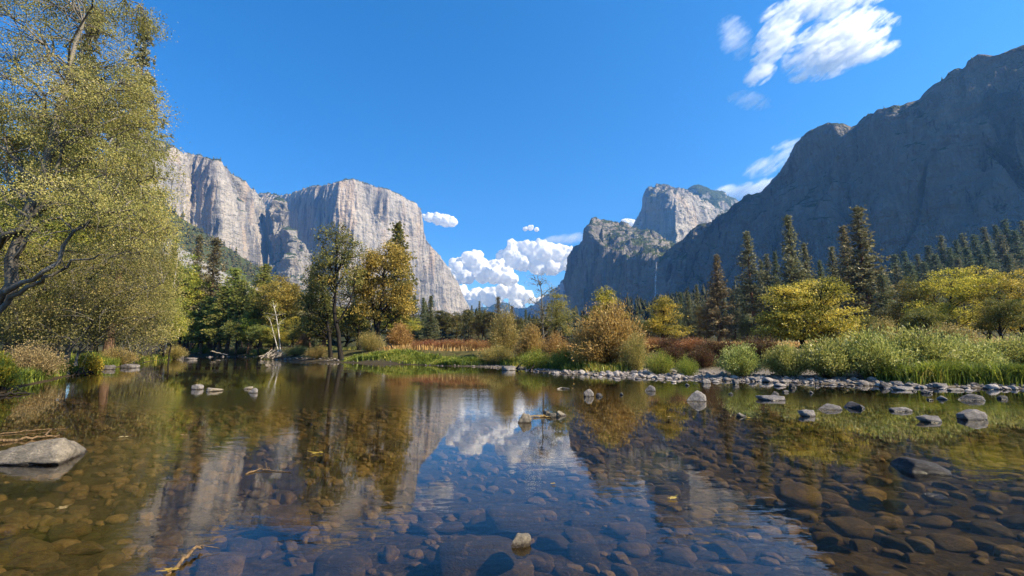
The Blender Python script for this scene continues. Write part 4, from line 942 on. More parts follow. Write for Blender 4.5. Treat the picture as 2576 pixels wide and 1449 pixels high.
def along(px, n, off, seed):
    """n points along a shore polyline given in picture columns (x, y at the water), pushed off metres landwards"""
    r = np.random.default_rng(seed); Q = np.array([Wp(*p)[:2] for p in px]); s = np.concatenate([[0], np.cumsum(np.linalg.norm(np.diff(Q, axis=0), axis=1))])
    t = r.uniform(0, s[-1], n); c = np.stack([np.interp(t, s, Q[:, i]) for i in (0, 1)], -1); tg = np.stack([np.interp(t, s, np.gradient(Q[:, i])) for i in (0, 1)], -1)
    nn = np.stack([-tg[:, 1], tg[:, 0]], -1); nn /= np.linalg.norm(nn, axis=1, keepdims=True)
    e = c + nn * .5; sgn = np.where(sd_poly(e[:, 0], e[:, 1], RIVER) > sd_poly(c[:, 0], c[:, 1], RIVER), 1, -1)
    return c + nn * (sgn * r.uniform(off[0], off[1], n))[:, None]
SH_L = [(-60, 1020), (0, 1000), (100, 970), (200, 945), (280, 930), (330, 919)]
SH_L2 = [(330, 919), (400, 908), (440, 905), (470, 903)]
SH_C = [(858, 912), (950, 913), (1010, 916), (1100, 920), (1200, 922)]
SH_D = [(1200, 922), (1300, 928), (1400, 938), (1500, 944)]
SH_R = [(2340, 976), (2450, 977), (2576, 979), (2680, 981)]
grass('grass', 'long bright green grass drooping over the bank below the alders', along(SH_L, 520, (.1, 2.6), 1), 45, .95, L_grass, .035, 1, .9, .22)
grass('grass', 'sunlit lime grass on the low bank before the slabs', along(SH_L2, 260, (.2, 3.5), 2), 40, .7, L_grass, .08, 2, .7, .4)
grass('grass', 'bright green sedge fringing the point below the red brush', along(SH_C, 420, (.3, 2.6), 3), 42, .5, L_grass, .07, 3, .8, .35)
grass('grass', 'short green grass under the willow thicket', along(SH_D, 300, (1.5, 5), 4), 30, .6, L_grass, .05, 4, .7, .35)
grass('grass', 'clump of vivid yellow green grass behind the big bank boulder', along(SH_R, 330, (1.2, 3.6), 5), 70, .95, L_grass, .035, 5, .8, .25)
r = np.random.default_rng(6)
mp = []
while len(mp) < 2600:
    d = r.uniform(50, 125); x = r.uniform(980, 2250); q = P(x, 866, d)
    mp.append(q[:2])
mp = np.array(mp); mp = mp[sd_poly(mp[:, 0], mp[:, 1], RIVER) > 7.5]
grass('meadow_grass', 'tall dry golden grass covering the meadow', mp, 22, .75, L_dry, .10, 7, .5, .9)
sp = []
for x0, x1, yy, n in [(470, 700, 900, 260), (690, 870, 903, 260)]:
    for i in range(n):
        q = Wp(r.uniform(x0, x1), yy); sp.append(q[:2] + np.array([0, r.uniform(1, 14)]))
grass('undergrowth', 'low green and tan undergrowth along the shaded bend', np.array(sp), 22, .6, L_olive, .1, 8, .8, .7)

# ================================================================ stones
def stone_mesh(seed, sub=3, rough=.16, mat=None, boxy=.0, name='boulder', facets=5, hmin=.5):
    import bmesh
    bm = bmesh.new(); bmesh.ops.create_icosphere(bm, subdivisions=sub, radius=1)
    V = np.array([v.co[:] for v in bm.verts]); F = np.array([[v.index for v in f.verts] for f in bm.faces]); bm.free()
    if boxy: V = np.sign(V) * np.abs(V) ** (1 - boxy * .45); V /= np.abs(V).max()
    r = np.random.default_rng(seed)
    V = V * (1 + 1.3 * rough * fbm(V * .9 + seed * 7, 2)[:, None])
    for _ in range(facets):                           # flattened, broken facets
        d = rnd_dirs(1, r)[0]; d[2] *= .7; d /= np.linalg.norm(d); h = r.uniform(hmin, .85); q = V @ d; V = V - np.maximum(q - h, 0)[:, None] * d * .9
    V = V * (1 + .5 * rough * fbm(V * 2.6 + seed * 3, 4, .6)[:, None] - .35 * rough * np.maximum(fbm(V * 1.7 + seed, 3, .5, ridged=True) - .55, 0)[:, None] * 2)
    mb = MB(); mb.add(V, None, F); return mb.mesh(name, mat, True)
R_grey = rock_mat('river_stone_grey', (.09, .08, .075), (.19, .17, .155), (.30, .27, .245))
R_tan = rock_mat('river_stone_tan', (.11, .095, .07), (.23, .195, .145), (.34, .29, .21))
R_dark = rock_mat('river_stone_dark', (.03, .027, .027), (.07, .062, .06), (.13, .115, .11))
R_bed = rock_mat('river_bed_stone', (.042, .028, .013), (.10, .063, .029), (.18, .115, .054), False, 2.0)
BS = {m: [stone_mesh(100 + 10 * i + j, 4, .26, mm, [.0, .4, .2, .6][j], facets=7, hmin=.42) for j in range(4)] for i, (m, mm) in enumerate((('grey', R_grey), ('tan', R_tan), ('dark', R_dark)))}
BS['tan'].append(stone_mesh(171, 5, .24, R_tan, .75, facets=10, hmin=.36))
for v_ in BS['tan'][4].vertices: v_.co.z = min(v_.co.z, .5 + .12 * v_.co.x + .35 * max(0, v_.co.z - .5))
def boulder(label, x, y, w, h, col='grey', var=0, rz=None, tilt=0.0, cat='boulder', name='boulder', depth=.75, sink=.45):
    """a stone whose waterline sits at pixel (x, y), w x h pixels above the water"""
    q = Wp(x, y); m = q[1] / ray(x, y)[1] / FPX; W_ = w * m * .52; look = CAMH / np.linalg.norm(q[:2])
    H_ = max(.3 * h * m, h * m - W_ * depth * look * .9)      # the visible face also shows some of the top
    q = q + np.array([q[0], q[1], 0]) / np.linalg.norm(q[:2]) * W_ * depth * .8
    sz = max(H_ * 1.15, W_ * .32); o = put(name, BS[col][var % len(BS[col])], None, (q[0], q[1], 0), (0, tilt, rz if rz is not None else random.uniform(-.4, .4)), (W_, W_ * depth, sz))
    zm = max(v.co.z for v in o.data.vertices); o.location.z = H_ - sz * zm
    return tag(o, label, cat)
for row in [
    ('largest flat topped tan boulder, alone in the shallows below the drifting log', 112, 1166, 232, 66, 'tan', 4, .1, .0),
    ('dark long wet boulder with a thin pale rim, alone over the brown bed', 2310, 1190, 138, 36, 'dark', 1, -.25, .12),
    ('low dark flat stone with yellow leaves, barely breaking the surface', 2350, 1252, 78, 11, 'dark', 2, -.2),
    ('small pointed tan rock on top of the big sunken boulder', 1305, 1378, 54, 36, 'tan', 1, .5, .2),
    ('squarish tan rock with a dark wet foot in the mirrored clouds', 1316, 1064, 38, 26, 'tan', 3, .2, .15),
    ('small tan rock on the leaf raft, the hindmost one', 1374, 1043, 20, 11, 'tan', 0),
    ('flat tan rock in the middle of the leaf raft', 1384, 1050, 30, 12, 'tan', 1),
    ('low brown rock at the outer end of the leaf raft', 1410, 1047, 34, 14, 'tan', 2),
    ('grey pyramid rock mirrored in still water near the cobble tip', 1478, 998, 30, 19, 'grey', 1, .3, -.2),
    ('dark broken rock beside the grey pyramid rock', 1506, 998, 24, 9, 'dark', 2),
    ('small pale stone between dark broken rock and the reef', 1563, 994, 16, 7, 'grey', 0),
    ('rounded grey rock under the reflected orange willow', 1637, 984, 29, 15, 'grey', 2),
    ('big rounded grey boulder, highest of the midstream ones', 1754, 1010, 50, 28, 'grey', 2, 0, .1),
    ('small pale flat stone before the gravel bar', 1728, 970, 18, 6, 'grey', 0),
    ('grey humped stone just off the gravel bar', 1773, 965, 26, 12, 'grey', 1),
    ('pointed grey stone off the gravel bar under the round willow', 1850, 967, 20, 13, 'grey', 3, .3, .2),
    ('tiny pale stone beyond the highest midstream boulder', 1838, 993, 18, 6, 'grey', 0),
    ('long flat pale slab with a knob on its back', 1938, 1008, 72, 13, 'grey', 3, -.2),
    ('small knob stone on the back of the flat pale slab', 1950, 999, 22, 15, 'grey', 2),
    ('humped dark stone standing between slab and shore cobbles', 1992, 976, 24, 11, 'dark', 2),
    ('little pale stone beside the humped dark one', 2040, 989, 16, 6, 'grey', 0),
    ('small stone halfway to the shore from the flat pale slab', 1974, 987, 18, 6, 'grey', 1),
    ('small rounded tan stone with an orange leaf drifting past', 1864, 1049, 28, 11, 'tan', 2),
    ('pale grey boulder with a wet notched foot, in front of the twin dark ones', 2031, 1048, 44, 17, 'grey', 3),
    ('flat dark grey boulder, paler of the touching twins', 2086, 1031, 62, 16, 'grey', 2),
    ('flat reddish dark boulder, darker of the touching twins', 2149, 1028, 64, 17, 'dark', 3),
    ('long low pale rimmed stone slanting in midstream', 2258, 1035, 54, 12, 'grey', 1, -.2),
    ('low pale boulder with a step in its side and a leaf', 2340, 1063, 64, 17, 'grey', 3),
    ('peaked grey boulder with a dark wet side', 2435, 1056, 74, 26, 'grey', 1, .2, -.1),
    ('smooth rounded boulder with a bright foam line', 2445, 1007, 56, 17, 'grey', 2),
    ('pale low stone between smooth boulder and tan shore', 2368, 1005, 36, 10, 'grey', 0),
    ('small almost black oval stone', 2522, 1004, 30, 10, 'dark', 0),
    ('tiny dark stone next to the pale low one', 2338, 1007, 18, 5, 'dark', 1),
    ('dark rounded stone at the tip of the shore slab', 2224, 976, 34, 14, 'dark', 2),
    ('pale rippled slab off the shore', 2270, 982, 50, 10, 'grey', 3),
    ('small dark bead of stone beside the rippled slab', 2300, 985, 14, 5, 'dark', 0),
    ('pale oval stone out from the shore slab', 2328, 990, 26, 8, 'grey', 1),
    ('grey angular boulder close to the shore by the vivid grass', 2368, 977, 36, 13, 'grey', 3),
    ('flat whitish slab in front of the grey angular boulder', 2398, 983, 40, 7, 'grey', 1),
    ('huge dark square boulder at the edge of the vivid grass', 2480, 966, 58, 25, 'dark', 3, .05),
    ('long dark boulder at the feet of the huge square one', 2444, 974, 44, 13, 'dark', 1),
    ('grey pointed rock in the calm dark water, first of four', 495, 980, 30, 14, 'grey', 1),
    ('long low tan rock in the calm dark water', 535, 985, 46, 10, 'tan', 0),
    ('small low tan rock of the pair in dark water', 624, 979, 22, 7, 'tan', 1),
    ('small grey rock of the pair in dark water', 641, 989, 26, 13, 'grey', 2),
    ('grey boulder by the drooping alder bank, the paler of two', 268, 930, 36, 12, 'grey', 3),
    ('grey flat boulder by the drooping alder bank, the longer of two', 325, 926, 46, 11, 'grey', 1),
    ('big grey slab at the bend beside the lime grass', 440, 903, 40, 10, 'grey', 3),
    ('low grey slab at the tip of the bend', 478, 905, 38, 6, 'grey', 1),
    ('pink grey boulder at the gravel tip under the willow thicket', 1278, 932, 40, 12, 'grey', 3),
]:
    boulder(*row)

def scatter_stones(name, label, group, stufflabel, pos, size, meshes, n_ind, seed, zfun, flat=(.45, .7), sinkf=.35, stretch=None):
    """the stones that show largest are objects of their own, the remaining small ones a single mass"""
    r = np.random.default_rng(seed); n = len(pos); dist = np.hypot(pos[:, 0], pos[:, 1]); infr = np.abs(pos[:, 0] / pos[:, 1]) < 1.16
    order = np.argsort(-(size / dist) * np.where(infr, 1, .01)); z = zfun(pos)
    src = [(np.array([v.co[:] for v in m.vertices]), np.array([p.vertices[:] for p in m.polygons])) for m in meshes]
    mb = MB()
    for k, i in enumerate(order):
        sx = size[i]; sy = sx * r.uniform(.6, .95); sz = sx * r.uniform(*flat); rz = r.uniform(0, pi) if stretch is None else r.normal() * .35 + stretch
        if stretch is not None: sx *= 1.25
        j = int(r.integers(0, len(meshes))); zz = z[i] + sz * (1 - 2 * sinkf)
        if k < n_ind:
            tag(put(name, meshes[j], None, (pos[i, 0], pos[i, 1], zz), (r.normal() * .12, r.normal() * .12, rz), (sx, sy, sz)), label, 'stone', group)
        else:
            V, F = src[j]; V = V * np.array([sx, sy, sz]); c, s = cos(rz), sin(rz)
            mb.add(V @ np.array([[c, s, 0], [-s, c, 0], [0, 0, 1]]) + np.array([pos[i, 0], pos[i, 1], zz]), None, F)
    if mb.n: tag(put('pebbles', mb.mesh('pebbles', meshes[0].materials[0], True)), stufflabel, None, None, 'stuff')
R_cob = rock_mat('bank_cobble', (.17, .145, .13), (.32, .28, .255), (.5, .455, .41))
CM = [stone_mesh(200 + j, 3, .2, R_cob, [.0, .3, .5][j % 3], 'cobble') for j in range(6)]
SH_BAR = [(1180, 921), (1300, 928), (1400, 938), (1500, 944), (1600, 948), (1750, 955), (1900, 962), (2100, 968), (2300, 975), (2576, 979), (2700, 982)]
r = np.random.default_rng(33)
cp = np.concatenate([along(SH_BAR[2:], 1700, (-1.6, 3.6), 21), along(SH_BAR[3:8], 800, (-3.0, 1.5), 22), along(SH_BAR[:3], 120, (-.7, .9), 23), along(SH_C, 50, (-.4, .5), 24), along([(700, 905), (800, 908), (860, 912)], 60, (-.6, .8), 25), along([(480, 901), (560, 897), (640, 898)], 90, (-.8, 2.5), 26)])
cs = np.exp(r.normal(size=len(cp)) * .5) * .085; cs = np.clip(cs, .035, .28); cs[-150:] *= 1.5
scatter_stones('cobble', 'pale rounded cobble among many on the shore of the gravel bar', 'cobbles on the gravel bar', 'small pale pebbles between the cobbles of the gravel bar', cp, cs, CM, 300, 41, lambda p: np.maximum(ground_z(p[:, 0], p[:, 1]), -.12))
BM = [stone_mesh(300 + j, 3, .16, R_bed, [.1, .4, .6][j % 3], 'river_stone') for j in range(6)]
n = 9500; bp = np.stack([r.uniform(-19, 21, n), 1.9 + 15 * r.uniform(0, 1, n) ** 1.25], -1); bp = bp[(np.abs(bp[:, 0]) < 1.25 * bp[:, 1] + 1.2) & (sd_poly(bp[:, 0], bp[:, 1], RIVER) < -.3)]
bs = np.clip(np.exp(r.normal(size=len(bp)) * .5) * .085, .035, .18)
gzb = ground_z(bp[:, 0], bp[:, 1]); bs = np.minimum(bs, (-gzb - .04) / .95 + .02); keep = bs > .03; bp, bs = bp[keep], bs[keep]
scatter_stones('river_stone', 'brown rounded stone lying under clear shallow water among many', 'sunken stones of the river bed', 'smaller brown stones of the river bed under the water', bp, bs, BM, 300, 42, lambda p: ground_z(p[:, 0], p[:, 1]), (.38, .6), .3, -.35)
for x, y, w, lab in [(1220, 1405, 250, 'broad sunken boulder carrying the small pointed rock'), (720, 1290, 110, 'reddish brown sunken boulder below the drifting twig'), (1990, 1225, 105, 'large wedge shaped sunken boulder beneath the mirrored ridge'),
                     (2130, 1320, 75, 'long sunken boulder by the mirrored skyline'), (560, 1420, 120, 'sunken boulder beside the driftwood branch'), (1290, 1290, 130, 'flat topped sunken boulder in the mirrored blue sky'), (860, 1420, 140, 'wide dim sunken slab beneath the mirrored cliff')]:
    q = Wp(x, y, -.22); m = np.linalg.norm(q - np.array([0, 0, CAMH])) / FPX; sx = w * m * .52; zt = -.1 if 'pointed' in lab else -.16
    tag(put('sunken_boulder', BM[2 + (x % 3)], None, (q[0], q[1], zt - sx * .42), (.05, .05, random.uniform(-.3, .3)), (sx, sx * .75, sx * .45)), lab, 'boulder')

# ================================================================ driftwood, twigs, floating leaves
def sticks(name, label, cat, segs, mat, off=0.0):
    """one piece of driftwood: bent tubes, points (x, y, height) over the water"""
    mb = MB(); b = Wp(*segs[0][0][0][:2]); b[2] = 0
    for pts, r0 in segs:
        path = np.array([Wp(x, y) + np.array([0, 0, h]) - b for x, y, h in pts]); k = np.linspace(0, 1, len(pts)); kk = np.linspace(0, 1, max(6, len(pts) * 3))
        path = np.stack([np.interp(kk, k, path[:, i]) for i in range(3)], -1); path[1:-1] += np.random.default_rng(len(pts)).normal(size=(len(kk) - 2, 3)) * r0 * .4
        tube(mb, path, np.linspace(r0, r0 * .45, len(kk)), 7)
    return tag(put(name, mb.mesh(name, mat, True), None, b), label, cat)
B_drift = bark_mat('driftwood_grey', (.10, .085, .07), (.34, .30, .25), 12)
B_wet = bark_mat('driftwood_wet', (.03, .02, .01), (.26, .17, .09), 30)
sticks('floating_log', 'half sunken tan log beached behind the largest tan boulder', 'log', [([(-30, 1116, .02), (60, 1108, .03), (110, 1102, .03), (150, 1097, .02)], .03), ([(112, 1102, .04), (128, 1093, .1), (134, 1094, .12)], .018)], B_wet)
sticks('floating_branch', 'thin tan branch afloat beyond the half sunken log', 'branch', [([(-10, 1094, .0), (60, 1088, .03), (110, 1084, .03), (168, 1080, .02)], .014)], B_wet)
sticks('floating_twig', 'thin dark forked twig afloat over brown stones', 'twig', [([(617, 1194, .0), (650, 1184, .02), (690, 1186, .01), (733, 1189, .01)], .010), ([(672, 1184, .01), (668, 1176, .06), (664, 1172, .08)], .005), ([(640, 1186, .01), (622, 1190, .01)], .007)], B_wet)
sticks('driftwood_branch', 'mossy brown branch breaking the surface at the bottom of the view', 'branch', [([(420, 1446, -.02), (455, 1420, .02), (490, 1392, .05), (510, 1386, .03)], .018), ([(470, 1405, .04), (505, 1388, .05), (552, 1386, .02)], .005)], B_wet)
sticks('driftwood_root', 'dark tangled root trailing from the bank into still water', 'root', [([(-20, 1002, .02), (20, 995, .06), (60, 992, .05), (86, 990, .01)], .05), ([(10, 997, .05), (40, 988, .12), (75, 991, .02)], .03)], B_dark)
sticks('tangled_root', 'dark tangle of roots under the drooping alder at the water edge', 'root', [([(195, 946, .0), (200, 938, .35), (205, 930, .7)], .07), ([(215, 944, .0), (206, 936, .4), (203, 928, .9)], .05), ([(180, 948, .0), (196, 940, .25), (206, 934, .5)], .05), ([(235, 940, .0), (215, 937, .25), (204, 930, .6)], .035)], B_dark)
rr = np.random.default_rng(9); seg = []
for i in range(26):
    x0 = 690 + rr.uniform(-24, 26); a = rr.uniform(-.5, .5); L = rr.uniform(14, 40)
    seg.append(([(x0 - L * .5, 904 + rr.uniform(-.6, .6), rr.uniform(.0, .6)), (x0, 903, rr.uniform(.4, 1.6)), (x0 + L * .5, 903 + rr.uniform(-.6, .6), rr.uniform(.1, 1.3))], rr.uniform(.05, .12)))
sticks('driftwood_heap', 'pale grey heap of driftwood logs on the point under the birches', 'driftwood', seg, B_drift)
sticks('fallen_log', 'pale fallen log on the gravel spit by the leaning dark trunk', 'log', [([(530, 898, 1.2), (550, 897.5, .8), (572, 898, .4)], .16)], B_drift)
sticks('snag', 'dark bare snag tilting out of the grassy bank over its reflection', 'snag', [([(1008, 914, .0), (996, 911, 1.0), (985, 908, 1.9), (976, 905, 2.5)], .16), ([(1012, 913, .1), (1014, 910, 1.2), (1016, 908, 1.9)], .08), ([(1003, 913, .5), (1020, 911, 1.3), (1026, 909, 1.7)], .06), ([(990, 909, 1.4), (1000, 907, 2.3)], .05)], B_dark)
sticks('dead_willow', 'dark slanting bare stem rising from the shore under the tan willow', 'branch', [([(1300, 930, .1), (1330, 926, .9), (1346, 922, 1.7), (1352, 920, 2.6)], .07)], B_dark)
sticks('dead_willow', 'second slanting bare stem, closer to the low brown willow', 'branch', [([(1335, 933, .1), (1356, 928, .9), (1368, 925, 1.6)], .06)], B_dark)
sticks('drift_stick', 'short grey stick adrift near the grey pyramid rock', 'twig', [([(1402, 979, .0), (1412, 978, .05), (1432, 979, .02)], .035)], B_drift)
def float_leaf(label, x, y, wpx, mat, n=1, seed=0, name='floating_leaf'):
    """a lobed leaf (or a little raft of them) curling just above the water"""
    rg = np.random.default_rng(seed); mb = MB(); c = Wp(x, y); m = c[1] / ray(x, y)[1] / FPX; L = wpx * m
    for i in range(n):
        s = L * (.5 if n == 1 else rg.uniform(.12, .2)); o = np.zeros(3) if n == 1 else np.array([rg.uniform(-.5, .5) * L, rg.normal() * .05 * L, 0])
        a0 = rg.uniform(0, 6.28); ring = []
        for k in range(14):
            a = a0 + k * 2 * pi / 14; q = s * (1.0 if k % 2 == 0 else .5) * (1.0 + .25 * cos(a - a0)); ring.append(o + np.array([cos(a) * q, sin(a) * q * .7, .012 + .25 * s * abs(sin(a * 1.5)) * rg.uniform(.3, 1)]))
        V = np.array([o + np.array([0, 0, .012])] + ring); T = [(0, 1 + k, 1 + (k + 1) % 14) for k in range(14)]
        mb.add(V, None, T, tint=rg.uniform(.4, 1))
        st = np.array([o, o + np.array([cos(a0), sin(a0), .2]) * s * 1.5]); tube(mb, np.array([st[0], st.mean(0), st[1]]) + np.array([0, 0, .015]), .03 * s, 4, .8)
    return tag(put(name, mb.mesh(name, mat), None, c), label, 'leaf')
float_leaf('orange maple leaf afloat in the reflection of the cottonwoods', 800, 1142, 36, L_orange, 1, 1)
float_leaf('golden oak leaf cluster afloat in the mirrored sky', 1396, 1219, 40, L_orange, 3, 2)
float_leaf('yellow green leaf afloat over the brown bed', 1690, 1257, 30, L_grass, 1, 3)
float_leaf('pale leaf afloat near the bottom of the dark shallows', 150, 1281, 60, L_pink, 2, 4)
float_leaf('tan leaf adrift in the green reflection of the alders', 311, 1101, 26, L_pink, 1, 5)
float_leaf('small tan leaf adrift under the reflection of the brown pines', 465, 1096, 18, L_pink, 1, 6)
float_leaf('orange oak leaf caught on the mossy brown branch', 432, 1438, 44, L_orange, 1, 7)
float_leaf('orange leaf drifting beside the small tan stone', 1886, 1053, 18, L_orange, 1, 8)
float_leaf('raft of brown leaves caught between the tan rocks', 1352, 1049, 58, L_wtan, 26, 9, 'leaf_raft')
float_leaf('dry leaf lying on the mirrored shaded wall', 1682, 1050, 14, L_pink, 1, 10)

# ================================================================ waterfall and far woods
wf = MB(); rr = np.random.default_rng(12)
for k in range(5):
    pts = [P(1651.5 + rr.uniform(-1, 1) - t * 4.5 + .8 * sin(t * 9 + k), 660 + t * 110, 1380 - 8 * t) for t in np.linspace(0, 1, 14)]
    tube(wf, np.array(pts), np.linspace(1.0, 2.0, 14), 6)
k = NT('falling_water'); b_ = k.bsdf((.75, .78, .8), .6, .3); t_ = k.n('ShaderNodeBsdfTransparent'); m_ = k.n('ShaderNodeMixShader'); nz_ = k.noise(k.mapping(k.pos(), (.3, .3, .03)), 1, 3)
k.l(k.math('MULTIPLY', k.sstep(nz_, .35, .6), .22), m_.inputs[0]); k.l(t_.outputs[0], m_.inputs[1]); k.l(b_, m_.inputs[2])
tag(put('waterfall', wf.mesh('waterfall', k.done(m_.outputs[0]))), 'thin white waterfall dropping down the shaded notch of the cliffs', 'waterfall')

def far_wood(name, label, pts, h, mat, seed, slim=.2):
    """small pointed ragged crowns, too many and too far to count"""
    r = np.random.default_rng(seed); mb = MB(); k = 7
    for p in pts:
        H = h * r.uniform(.55, 1.25); lv = 6; rot = r.uniform(0, 6)
        for i in range(lv):
            z0 = H * (.05 + .15 * i); z1 = H * (.28 + .145 * i); R = H * slim * (1 - .15 * i); a = rot + i + np.arange(k) * 2 * pi / k
            q = R * r.uniform(.45, 1.3, k); ring = np.stack([np.cos(a) * q, np.sin(a) * q, z0 + r.normal(size=k) * H * .05], -1)
            V = np.concatenate([ring, [[0, 0, z1]]]) + p; T = [(j, (j + 1) % k, k) for j in range(k)]
            mb.add(V, None, T, tint=r.uniform(0, 1))
    return tag(put(name, mb.mesh(name, mat)), label, None, None, 'stuff')
r = np.random.default_rng(77)
hp = []
for _ in range(2300):
    i = r.integers(0, HG.shape[0]); j = r.integers(20, 100)
    if tintH[i, j] > .35 and r.uniform() < .93: continue
    hp.append(HG[i, j] + r.normal(size=3) * np.array([6, 6, 0]) + np.array([0, 0, -1]))
far_wood('hillside_forest', 'dark oak and fir forest covering the talus hill', hp, 15, L_oak, 1, .34)
for idx, (h, dens, lab) in enumerate([(14, 260, 'fringe of small pines on the rim of the pale buttress'), (14, 330, 'fringe of small pines along the top of the monolith'), (9, 80, 'brush clinging to the broken pinnacles'), (9, 55, 'fringe of pines on the square rock shoulder'),
                                      (13, 110, 'brush on the crest of the rock tower'), (16, 300, 'forest on the wooded summit'), (8, 120, 'scattered pines on the skyline of the shaded wall')]):
    Gm, fr, nr = RIMS[idx]; js = np.where((fr > nr - .01) & (fr < nr + (.35 if idx != 5 else .3)))[0]
    if idx in (2, 5): js = np.where((fr > nr - (.7 if idx == 2 else .9)) & (fr < nr + .3))[0]
    if idx == 3: js = np.where((fr > nr - .95) & (fr < nr + .3))[0]
    pts = []
    for _ in range(dens):
        i = r.integers(0, Gm.shape[0]); j = js[int(len(js) * r.uniform() ** 1.6)] if idx not in (3, 5) else r.choice(js)
        if fbm(Gm[i, j][None] / 90, 2)[0] < -.05 and idx != 5: continue
        pts.append(Gm[i, j] + np.array([0, 0, -1.5]))
    far_wood('ridge_pines', lab, pts, h, L_fir, 90 + idx, .24)
pts = []
for _ in range(900):
    x = r.uniform(1560, 2750); d = r.uniform(300, 620) ; q = P(x, 870, d); pts.append((q[0], q[1], gz(q[0], q[1]) - 1))
far_wood('valley_forest', 'hazy mass of conifers at the foot of the shaded wall', pts, 22, L_wood_shade, 120, .22)
pts = []
for _ in range(1100):
    x = r.uniform(-700, 1560); d = r.uniform(190, 520); q = P(x, 870, d); pts.append((q[0], q[1], gz(q[0], q[1]) - 1))
far_wood('valley_forest', 'hazy mass of trees on the valley floor toward the monolith', pts, 17, L_wood_shade, 121, .26)
# ================================================================ clouds, far outside the valley air
def cloud_mat(name, streak, lo, hi, edge, sc, power=1.0):
    k = NT(name); g = k.pos(); lw = k.n('ShaderNodeLayerWeight'); lw.inputs['Blend'].default_value = .5
    front = k.math('SUBTRACT', 1.0, lw.outputs['Facing'])
    mp = k.n('ShaderNodeMapping'); mp.vector_type = 'TEXTURE'; mp.inputs['Rotation'].default_value = (0, streak[3], 0); mp.inputs['Scale'].default_value = streak[:3]; k.l(g, mp.inputs['Vector'])
    n1 = k.noise(mp.outputs[0], 1.0, 8, .62, .35); n2 = k.noise(g, 1 / sc, 6, .65)
    v = k.math('ADD', k.math('MULTIPLY', n1, .65), k.math('MULTIPLY', n2, .35))
    al = k.sstep(k.math('ADD', k.math('POWER', front, power), k.math('MULTIPLY', k.math('SUBTRACT', v, .5), edge)), lo, hi)
    d = k.n('ShaderNodeBsdfDiffuse'); d.inputs[0].default_value = (.97, .965, .955, 1); k.l(k.bump(n2, .5, sc * .25), d.inputs['Normal'])
    t = k.n('ShaderNodeBsdfTranslucent'); t.inputs[0].default_value = (.97, .965, .955, 1)
    m = k.n('ShaderNodeMixShader'); m.inputs[0].default_value = .5; k.l(d.outputs[0], m.inputs[1]); k.l(t.outputs[0], m.inputs[2])
    tp = k.n('ShaderNodeBsdfTransparent'); m2 = k.n('ShaderNodeMixShader'); k.l(al, m2.inputs[0]); k.l(tp.outputs[0], m2.inputs[1]); k.l(m.outputs[0], m2.inputs[2])
    return k.done(m2.outputs[0])
C_cum = cloud_mat('cumulus_cloud', (900, 900, 900, 0), .08, .5, .8, 420)
def ico(sub):
    import bmesh
    bm = bmesh.new(); bmesh.ops.create_icosphere(bm, subdivisions=sub, radius=1)
    V = np.array([v.co[:] for v in bm.verts]); F = np.array([[v.index for v in f.verts] for f in bm.faces]); bm.free(); return V, F
ICO5, ICO4 = ico(5), ico(4)
def cumulus(label, puffs, d, base_y, seed=0, depth=1.0, voxel=45, mat=C_cum, group=None):
    """billows merged into one skin, then roughened; flat towards the base"""
    rg = np.random.default_rng(seed); mb = MB(); m = d / FPX; V0, F0 = ico(3)
    allp = []
    for x, y, r_ in puffs:
        allp.append((x, y, r_, 0))
        for _ in range(7):
            a = rg.uniform(-.3, pi + .3); q = r_ * rg.uniform(.25, .5); allp.append((x + cos(a) * r_ * .85, y - sin(a) * r_ * .8, q, rg.uniform(-.6, .6) * r_))
    zb = P(1288, base_y, d)[2]
    for x, y, r_, dy in allp:
        c = P(x, y, d); c[1] += dy * m * depth; mb.add(V0 * r_ * m * np.array([1, depth, .92]) + c, None, F0)
    me = mb.mesh('cloud'); tmp = put('cloud', me); md = tmp.modifiers.new('r', 'REMESH'); md.mode = 'VOXEL'; md.voxel_size = voxel * d / 16000
    dg = bpy.context.evaluated_depsgraph_get(); dg.update(); ev = tmp.evaluated_get(dg); nm = bpy.data.meshes.new_from_object(ev)
    bpy.data.objects.remove(tmp)
    n = len(nm.vertices); co = np.empty(n * 3); nm.vertices.foreach_get('co', co); co = co.reshape(-1, 3); no = np.empty(n * 3); nm.vertices.foreach_get('normal', no); no = no.reshape(-1, 3)
    s = 16000 / d
    f = np.abs(fbm(co * s / 420 + seed, 4, .55)) * 260 / s - 40 / s + fbm(co * s / 1200 + seed, 2) * 120 / s
    f = f * min(1, max(q[2] for q in puffs) / 26)
    co = co + no * f[:, None]
    lowz = co[:, 2] < zb; co[lowz, 2] = zb + (co[lowz, 2] - zb) * .25
    nm.vertices.foreach_set('co', co.ravel()); nm.polygons.foreach_set('use_smooth', np.ones(len(nm.polygons), bool)); nm.materials.clear(); nm.materials.append(mat); nm.update()
    return tag(put('cloud', nm), label, 'cloud', group)
cumulus('largest white cumulus cloud, heaped against the shaded square cliff', [(1288, 640, 30), (1330, 630, 26), (1362, 640, 32), (1400, 643, 28), (1436, 642, 26), (1315, 660, 28), (1352, 668, 26), (1392, 672, 24), (1430, 662, 24), (1468, 645, 22), (1275, 655, 20), (1500, 650, 22)], 17000, 692, 1)
cumulus('white cumulus cloud beside the falling edge of the monolith, second of the heap', [(1150, 672, 22), (1190, 664, 26), (1170, 692, 26), (1212, 684, 28), (1248, 690, 24), (1276, 698, 20), (1140, 702, 20), (1232, 668, 14), (1128, 690, 20), (1255, 664, 12)], 16000, 722, 2)
cumulus('low white cumulus bank resting on the far tree tops', [(1160, 738, 22), (1195, 742, 20), (1235, 748, 22), (1268, 734, 18), (1300, 740, 20), (1328, 748, 18), (1250, 768, 20), (1185, 765, 22), (1300, 765, 20), (1140, 760, 20), (1360, 762, 16)], 18500, 785, 3)
